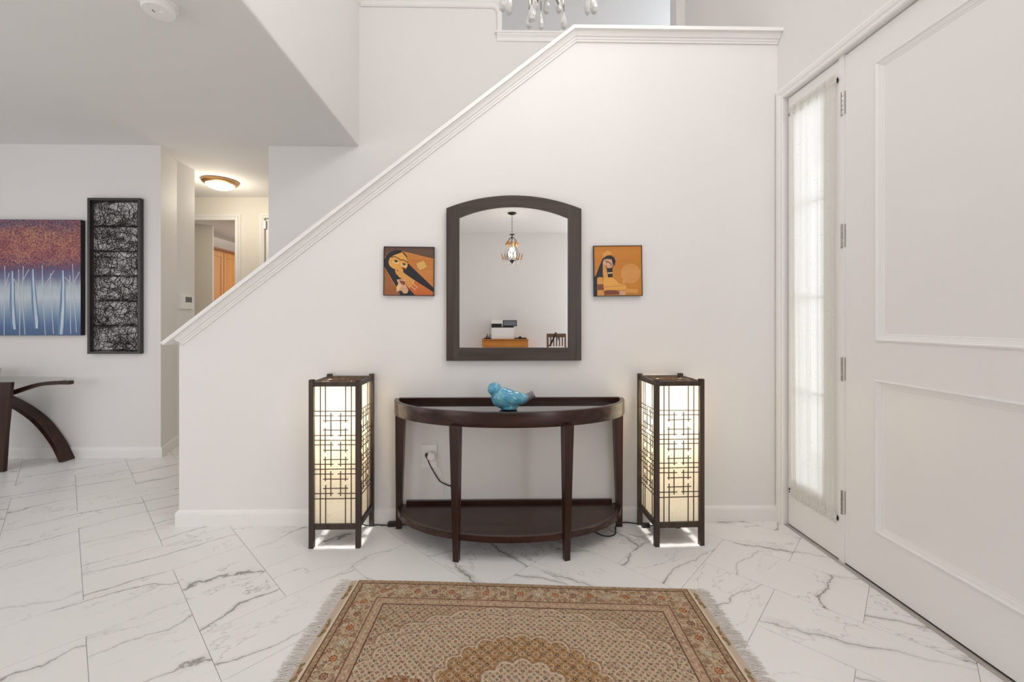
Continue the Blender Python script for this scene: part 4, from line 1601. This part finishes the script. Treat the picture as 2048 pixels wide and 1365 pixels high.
def ribbon(name, outer, inner, y0, y1):
    o3 = smoothpath([(p[0], p[1], 0) for p in outer], 6)
    i3 = smoothpath([(p[0], p[1], 0) for p in inner], 6)
    bm = B()
    rings = [[bm.verts.new((p.x, y, p.y)) for p, y in ((a, y0), (a, y1), (b, y1), (b, y0))] for a, b in zip(o3, i3)]
    for a, b in zip(rings, rings[1:]):
        for j in range(4):
            bm.faces.new((a[j], a[(j + 1) % 4], b[(j + 1) % 4], b[j]))
    bm.faces.new(rings[0])
    bm.faces.new(rings[-1])
    obj(name, bm, 'espresso_v', lt, bevel=0.002)


obj('slab_leg', prism(B(), [(-4.16, 0.0), (-3.885, 0.0), (-3.866, 0.30), (-3.828, 0.708), (-4.16, 0.708)], XZ, 3.41, 3.436), 'espresso_v', lt, bevel=0.002)
ribbon('curved_leg', [(-4.16, 0.545), (-3.99, 0.447), (-3.85, 0.332), (-3.727, 0.167), (-3.645, 0.004)],
       [(-4.18, 0.515), (-4.01, 0.420), (-3.873, 0.306), (-3.753, 0.148), (-3.680, 0.001)], 3.63, 3.732)
ribbon('curved_brace', [(-4.05, 0.592), (-3.904, 0.634), (-3.718, 0.688), (-3.57, 0.702), (-3.468, 0.703)],
       [(-4.05, 0.545), (-3.904, 0.600), (-3.718, 0.658), (-3.57, 0.673), (-3.468, 0.674)], 3.50, 3.54)
for x in (-3.495, -3.54):
    obj('glass_standoff', lathe(B(), [(0.012, 0.701), (0.012, 0.7084)], (x, 3.53, 0), 14), 'nickel', lt)
M['linenbox'] = paint('linen_box', lin((206, 196, 184)), 0.8, 0.2, 200)
bxo = thing('lidded_box', 'pale lidded box standing on the glass hall table', 'box', (-4.32, 3.52, 0.7165))
obj('box_body', bx(-4.46, -4.128, 3.44, 3.60, 0.7167, 0.765), 'linenbox', bxo, bevel=0.003)
obj('box_lid', bx(-4.464, -4.124, 3.436, 3.604, 0.766, 0.80), 'linenbox', bxo, bevel=0.003)

# ================================================================== hall: thermostat, lamp, cabinets, detector
th = thing('thermostat', 'white wall thermostat with small grey display in the hall', 'thermostat', (-3.078, 4.22, 1.375))
obj('casing', bx(-3.066, -3.036, 4.135, 4.305, 1.307, 1.443), 'whiteplastic', th, bevel=0.004)
obj('display', bx(-3.037, -3.0345, 4.19, 4.275, 1.372, 1.424), 'greyplastic', th)
obj('button', bx(-3.037, -3.034, 4.262, 4.276, 1.326, 1.342), 'whiteplastic', th, bevel=0.002)
obj('button', bx(-3.037, -3.034, 4.240, 4.254, 1.326, 1.342), 'whiteplastic', th, bevel=0.002)

hl = thing('hall_ceiling_light', 'lit flush ceiling light with bronze rim in the hall', 'lamp', (-3.03, 4.70, CZ))
obj('rim', lathe(B(), [(0.150, 0.0), (0.176, -0.004), (0.176, -0.018), (0.166, -0.030), (0.150, -0.042), (0.140, -0.044), (0.135, -0.03)], (-3.03, 4.70, CZ), 40), 'brass', hl, smooth=True, autosmooth=30)
obj('glass_dome', lathe(B(), [(0.139, -0.036), (0.134, -0.052), (0.115, -0.070), (0.08, -0.086), (0.04, -0.094), (0.001, -0.096)], (-3.03, 4.70, CZ), 36), 'dome', hl, smooth=True)
pl = bpy.data.lights.new('hall_lamp_light', 'POINT')
pl.energy = 9
pl.color = (1.0, 0.89, 0.72)
pl.shadow_soft_size = 0.12
po_ = bpy.data.objects.new('lamp_light', pl)
po_.location = (0, 0, -0.26)
po_.parent = hl
COL.objects.link(po_)

kc = thing('wall_cabinet', 'honey oak wall cabinet run seen through the hall doorway', 'cabinet', (-4.15, 6.4, 0.0))
obj('cabinet_box', bx(-4.298, -4.022, 5.87, 7.39, 0.9, 2.20), 'honey', kc)
obj('crown_strip', bx(-4.298, -3.99, 5.87, 7.39, 2.201, 2.232), 'honey_dark', kc)
y = 5.88
while y < 7.2:
    y2 = y + 0.405
    dr = obj('cabinet_door', bx(-4.021, -4.002, y, y2 - 0.012, 0.92, 2.17), 'honey', kc)
    sweepb = sweep(B(), [(y, 0.92), (y, 2.17), (y2 - 0.012, 2.17), (y2 - 0.012, 0.92)], [(0, -4.0025), (0, -3.996), (-0.055, -3.996), (-0.060, -4.0025)], YZ, closed=True)
    obj('door_frame', sweepb, 'honey', dr)
    y = y2

sd = thing('smoke_detector', 'round white smoke detector on the low ceiling', 'smoke detector', (-1.627, 2.07, CZ))
obj('mounting_base', lathe(B(), [(0.078, 0.0), (0.078, -0.008), (0.070, -0.012)], (-1.627, 2.07, CZ), 36), 'whiteplastic', sd, smooth=True, autosmooth=30)
obj('cover', lathe(B(), [(0.066, -0.012), (0.068, -0.016), (0.068, -0.036), (0.063, -0.042), (0.02, -0.044), (0.001, -0.044)], (-1.627, 2.07, CZ), 36), 'whiteplastic', sd, smooth=True, autosmooth=30)
obj('test_button', lathe(B(), [(0.014, -0.043), (0.014, -0.047), (0.001, -0.048)], (-1.612, 2.075, CZ), 18), 'whiteplastic', sd, smooth=True, autosmooth=30)
obj('sounder_slot', bx(-1.645, -1.641, 2.05, 2.066, CZ - 0.0448, CZ - 0.0438), 'black', sd)

# ================================================================== crystal chandelier of the foyer
CX, CY = 0.192, 1.60
ch = thing('crystal_chandelier', 'rock crystal chandelier hanging high in the foyer', 'chandelier', (CX, CY, TOPZ))
obj('stem', tube(B(), [(CX, CY, 2.50), (CX, CY, TOPZ - 0.03)], 0.010, 10), 'nickel', ch)
obj('ceiling_canopy', lathe(B(), [(0.06, 0), (0.055, -0.02), (0.015, -0.035)], (CX, CY, TOPZ), 20), 'nickel', ch)
obj('hub', lathe(B(), [(0.012, 2.46), (0.045, 2.48), (0.05, 2.52), (0.02, 2.56), (0.03, 2.60), (0.012, 2.64)], (CX, CY, 0), 18), 'nickel', ch, smooth=True)
rc = random.Random(4)


def drop(x, y, zb, ln, w, mat='crystal'):
    """an irregular faceted crystal drop hanging by a small chain; zb is its tip"""
    bm = B()
    prof = [(0.05, 1.0), (0.45, 0.80), (0.85, 0.55), (1.0, 0.30), (0.72, 0.10), (0.12, 0.0)]
    n = 6
    rings = []
    for r, h in prof:
        r *= 1.25
        rings.append([bm.verts.new((x + w * r * math.cos(2 * math.pi * k / n + h) * rc.uniform(0.82, 1.12), y + w * r * math.sin(2 * math.pi * k / n + h) * rc.uniform(0.82, 1.12),
                                    zb + ln * h)) for k in range(n)])
    for a, b in zip(rings, rings[1:]):
        for j in range(n):
            bm.faces.new((a[j], a[(j + 1) % n], b[(j + 1) % n], b[j]))
    bm.faces.new(rings[0])
    bm.faces.new(rings[-1])
    o = obj('crystal_drop', bm, mat, ch)
    c = tube(B(), [(x, y, zb + ln), (x, y, zb + ln + 0.035)], 0.0014, 5)
    obj('chain_link', c, 'iron', o)


for k in range(8):
    a = 2 * math.pi * k / 8 + 0.3
    ca, sa = math.cos(a), math.sin(a)
    obj('arm', tube(B(), smoothpath([(CX + 0.03 * ca, CY + 0.03 * sa, 2.52), (CX + 0.10 * ca, CY + 0.10 * sa, 2.48), (CX + 0.17 * ca, CY + 0.17 * sa, 2.50), (CX + 0.19 * ca, CY + 0.19 * sa, 2.58)], 5), 0.005, 7), 'nickel', ch, smooth=True)
    obj('candle_cup', lathe(B(), [(0.008, 2.575), (0.024, 2.585), (0.026, 2.60), (0.010, 2.602), (0.010, 2.66)], (CX + 0.19 * ca, CY + 0.19 * sa, 0), 14), 'crystal', ch)
    obj('flame_bulb', lathe(B(), [(0.006, 2.66), (0.013, 2.68), (0.010, 2.71), (0.001, 2.735)], (CX + 0.19 * ca, CY + 0.19 * sa, 0), 12), 'bulb', ch, smooth=True)
    drop(CX + 0.19 * ca, CY + 0.19 * sa, 2.42 + rc.uniform(-0.012, 0.02), 0.075, 0.013)
    drop(CX + 0.13 * ca, CY + 0.13 * sa, 2.44 + rc.uniform(-0.012, 0.02), 0.06, 0.012)
for (x, z, ln, w, dy) in ((0.047, 2.386, 0.09, 0.013, 0.05), (0.098, 2.402, 0.07, 0.010, -0.06), (0.142, 2.385, 0.06, 0.014, 0.03), (0.131, 2.312, 0.066, 0.0165, -0.02),
                          (0.167, 2.296, 0.075, 0.009, 0.0), (0.192, 2.385, 0.075, 0.011, 0.04), (0.226, 2.397, 0.06, 0.012, -0.04), (0.343, 2.354, 0.09, 0.010, 0.0),
                          (0.376, 2.380, 0.075, 0.013, 0.03)):
    drop(x + 0.0, CY + dy, z, ln, w)
pl = bpy.data.lights.new('chandelier_light', 'POINT')
pl.energy = 2.5
pl.color = (1.0, 0.90, 0.78)
pl.shadow_soft_size = 0.10
po_ = bpy.data.objects.new('chandelier_bulbs_light', pl)
po_.location = (0, 0, 2.74 - TOPZ)
po_.parent = ch
COL.objects.link(po_)

# ================================================================== the dining side, seen in the mirror
DX, DY = 0.216, -1.06
pe = thing('pendant_chandelier', 'small iron cage pendant with amber and clear beads, seen in the mirror', 'chandelier', (DX, DY, CZ))
obj('ceiling_canopy', lathe(B(), [(0.062, 0.0), (0.060, -0.012), (0.03, -0.026), (0.008, -0.034)], (DX, DY, CZ), 24), 'iron', pe, smooth=True)
bm = B()
for k in range(11):
    z = CZ - 0.034 - k * 0.024
    w = 0.006
    ring = [(DX + (w * math.cos(a) if k % 2 else 0), DY + (0 if k % 2 else w * math.cos(a)), z - 0.013 + 0.015 * math.sin(a)) for a in [2 * math.pi * j / 8 for j in range(9)]]
    tube(bm, ring, 0.0018, 4, cap=False)
obj('chain', bm, 'iron', pe)
obj('finial_top', lathe(B(), [(0.004, 2.43), (0.012, 2.415), (0.006, 2.40), (0.010, 2.36), (0.004, 2.33)], (DX, DY, 0), 12), 'iron', pe, smooth=True)
for k in range(8):
    a = 2 * math.pi * k / 8
    ca, sa = math.cos(a), math.sin(a)
    pr = [(0.008, 2.38), (0.05, 2.345), (0.062, 2.31), (0.05, 2.26), (0.085, 2.18), (0.105, 2.12), (0.09, 2.07), (0.045, 2.045), (0.012, 2.03)]
    obj('cage_wire', tube(B(), smoothpath([(DX + r * ca, DY + r * sa, z) for r, z in pr], 4), 0.0026, 5), 'iron', pe)
    obj('top_scroll', tube(B(), smoothpath([(DX + 0.006 * ca, DY + 0.006 * sa, 2.40), (DX + 0.025 * ca, DY + 0.025 * sa, 2.42), (DX + 0.038 * ca, DY + 0.038 * sa, 2.405)], 4), 0.003, 5), 'iron', pe)
    obj('side_arm', tube(B(), smoothpath([(DX + 0.09 * ca, DY + 0.09 * sa, 2.06), (DX + 0.13 * ca, DY + 0.13 * sa, 2.07), (DX + 0.15 * ca, DY + 0.15 * sa, 2.13)], 4), 0.0028, 5), 'iron', pe)
    for (r, z, m, s) in ((0.075, 2.28, 'amber', 0.030), (0.09, 2.275, 'amber', 0.026), (0.148, 2.09, 'amber', 0.034), (0.135, 2.08, 'amber', 0.026), (0.066, 2.30, 'amber', 0.026), (0.155, 2.12, 'amber', 0.024), (0.125, 2.02, 'crystal', 0.014), (0.12, 1.985, 'crystal', 0.014), (0.10, 2.0, 'crystal', 0.014), (0.085, 1.972, 'crystal', 0.014), (0.06, 1.985, 'crystal', 0.012)):
        aa = a + r * 3
        bm = B()
        ellipsoid(bm, (DX + r * math.cos(aa), DY + r * math.sin(aa), z), (0.0048, 0.0048, s), None, 8, 6)
        obj('bead_drop', bm, m, pe, smooth=True)
obj('bottom_finial', lathe(B(), [(0.028, 2.05), (0.030, 2.04), (0.018, 2.02), (0.006, 2.005), (0.001, 1.99)], (DX, DY, 0), 12), 'iron', pe, smooth=True)
for k in range(3):
    a = 2 * math.pi * k / 3 + 0.5
    obj('bulb', lathe(B(), [(0.005, 2.09), (0.012, 2.115), (0.010, 2.15), (0.001, 2.175)], (DX + 0.05 * math.cos(a), DY + 0.05 * math.sin(a), 0), 10), 'bulb', pe, smooth=True)
pl = bpy.data.lights.new('pendant_light', 'POINT')
pl.energy = 5
pl.color = (1.0, 0.88, 0.72)
pl.shadow_soft_size = 0.03
po_ = bpy.data.objects.new('pendant_bulbs_light', pl)
po_.location = (0, 0, 2.2 - CZ)
po_.parent = pe
COL.objects.link(po_)

dr = thing('dresser', 'honey oak dresser against the far wall, seen in the mirror', 'dresser', (0.14, -2.25, 0))
obj('carcass', bx(-0.243, 0.520, -2.44, -2.07, 0.06, 0.862), 'honey', dr)
obj('top_board', bx(-0.250, 0.527, -2.445, -2.045, 0.863, 0.877), 'honey_h', dr, bevel=0.003)
for k in range(4):
    z1 = 0.852 - k * 0.195
    f = obj('drawer', bx(-0.215, 0.492, -2.069, -2.052, z1 - 0.18, z1), 'honey_h', dr, bevel=0.003)
    for x in (0.02, 0.26):
        obj('drawer_knob', lathe(B(), [(0.006, 0), (0.012, 0.012), (0.010, 0.02), (0.001, 0.022)], (x, -2.052, z1 - 0.12), 12, 'Y'), 'honey_dark', f)
for x in (-0.22, 0.497):
    for y in (-2.42, -2.09):
        obj('leg', bx(x - 0.02, x + 0.02, y - 0.02, y + 0.02, 0, 0.059), 'honey', dr)
pr = thing('printer', 'white office printer with tilted display on the oak dresser, seen in the mirror', 'printer', (0.1, -2.27, 0.877))
obj('body', bx(-0.089, 0.285, -2.42, -2.12, 0.878, 1.068), 'whiteplastic', pr, bevel=0.006)
obj('paper_drawer', bx(-0.083, 0.279, -2.121, -2.112, 0.882, 0.932), 'whiteplastic', pr, bevel=0.003)
obj('output_slot', bx(-0.089, 0.285, -2.40, -2.125, 1.068, 1.078), 'black', pr)
obj('scanner_base', bx(-0.089, 0.080, -2.40, -2.13, 1.078, 1.135), 'black', pr)
obj('scanner_lid', bx(-0.089, 0.094, -2.41, -2.12, 1.135, 1.20), 'whiteplastic', pr, bevel=0.006)
obj('display_arm', bx(0.10, 0.28, -2.22, -2.13, 1.078, 1.095), 'black', pr)
ds_ = obj('display', bx(0.102, 0.335, -2.13, -2.115, 1.092, 1.192), 'black', pr, bevel=0.003)
obj('screen', bx(0.115, 0.322, -2.1155, -2.113, 1.105, 1.180), 'screen', ds_)
pt = thing('pen_tray', 'dark pen tray with upright pens left of the printer, seen in the mirror', 'tray', (-0.16, -2.15, 0.877))
obj('tray', bx(-0.212, -0.10, -2.20, -2.10, 0.878, 0.895), 'black', pt, bevel=0.002)
for (x, dx, h) in ((-0.185, 0.03, 0.07), (-0.175, 0.015, 0.05), (-0.14, 0.025, 0.06), (-0.15, -0.01, 0.035), (-0.12, 0.005, 0.03)):
    obj('pen', tube(B(), [(x, -2.15, 0.893), (x + dx, -2.14, 0.893 + h)], 0.005, 6), 'black', pt)
ph_ = thing('desk_phone', 'low black desk phone right of the printer, seen in the mirror', 'phone', (0.4, -2.15, 0.877))
obj('base', bx(0.298, 0.495, -2.22, -2.09, 0.878, 0.898), 'black', ph_, bevel=0.004)
obj('handset', lathe(B(), [(0.001, 0.0), (0.028, 0.0), (0.026, 0.014), (0.012, 0.024), (0.001, 0.026)], (0.39, -2.13, 0.898), 14), 'black', ph_, smooth=True)

dc = thing('dining_chair', 'brown wooden slat back dining chair, seen in the mirror', 'chair', (0.97, -1.9, 0))
for x in (0.826, 1.115):
    obj('back_post', tube(B(), [(x, -1.86, 0.0), (x, -1.87, 0.45), (x, -1.915, 0.972)], 0.017, 8), 'chairwood', dc)
    obj('leg', tube(B(), [(x, -1.46, 0.0), (x, -1.46, 0.44)], 0.018, 8), 'chairwood', dc)
obj('seat', bx(0.80, 1.14, -1.88, -1.43, 0.44, 0.475), 'chairwood', dc, bevel=0.008)
obj('top_rail', bx(0.828, 1.113, -1.925, -1.905, 0.915, 0.975), 'chairwood', dc, bevel=0.004)
obj('lower_rail', bx(0.828, 1.113, -1.890, -1.872, 0.56, 0.60), 'chairwood', dc, bevel=0.004)
for k in range(5):
    x = 0.877 + k * 0.047
    obj('back_slat', prism(B(), [(-1.876, 0.60), (-1.910, 0.916), (-1.922, 0.916), (-1.888, 0.60)], lambda p, h: (h, p[0], p[1]), x - 0.010, x + 0.010), 'chairwood', dc)
sb = thing('shoulder_strap', 'black shoulder strap slung over the chair back, seen in the mirror', 'strap', (0.9, -1.9, 0.8))
obj('strap_band', tube(B(), smoothpath([(0.965, -1.938, 0.975), (0.958, -1.905, 0.985), (0.945, -1.893, 0.955), (0.89, -1.878, 0.84), (0.83, -1.865, 0.72), (0.82, -1.85, 0.62)], 5), 0.015, 8), 'black', sb)
obj('strap_end', prism(B(), [(0.985, 0.93), (1.005, 0.925), (1.0, 0.86), (0.992, 0.86)], XZ, -1.903, -1.897), 'black', sb)
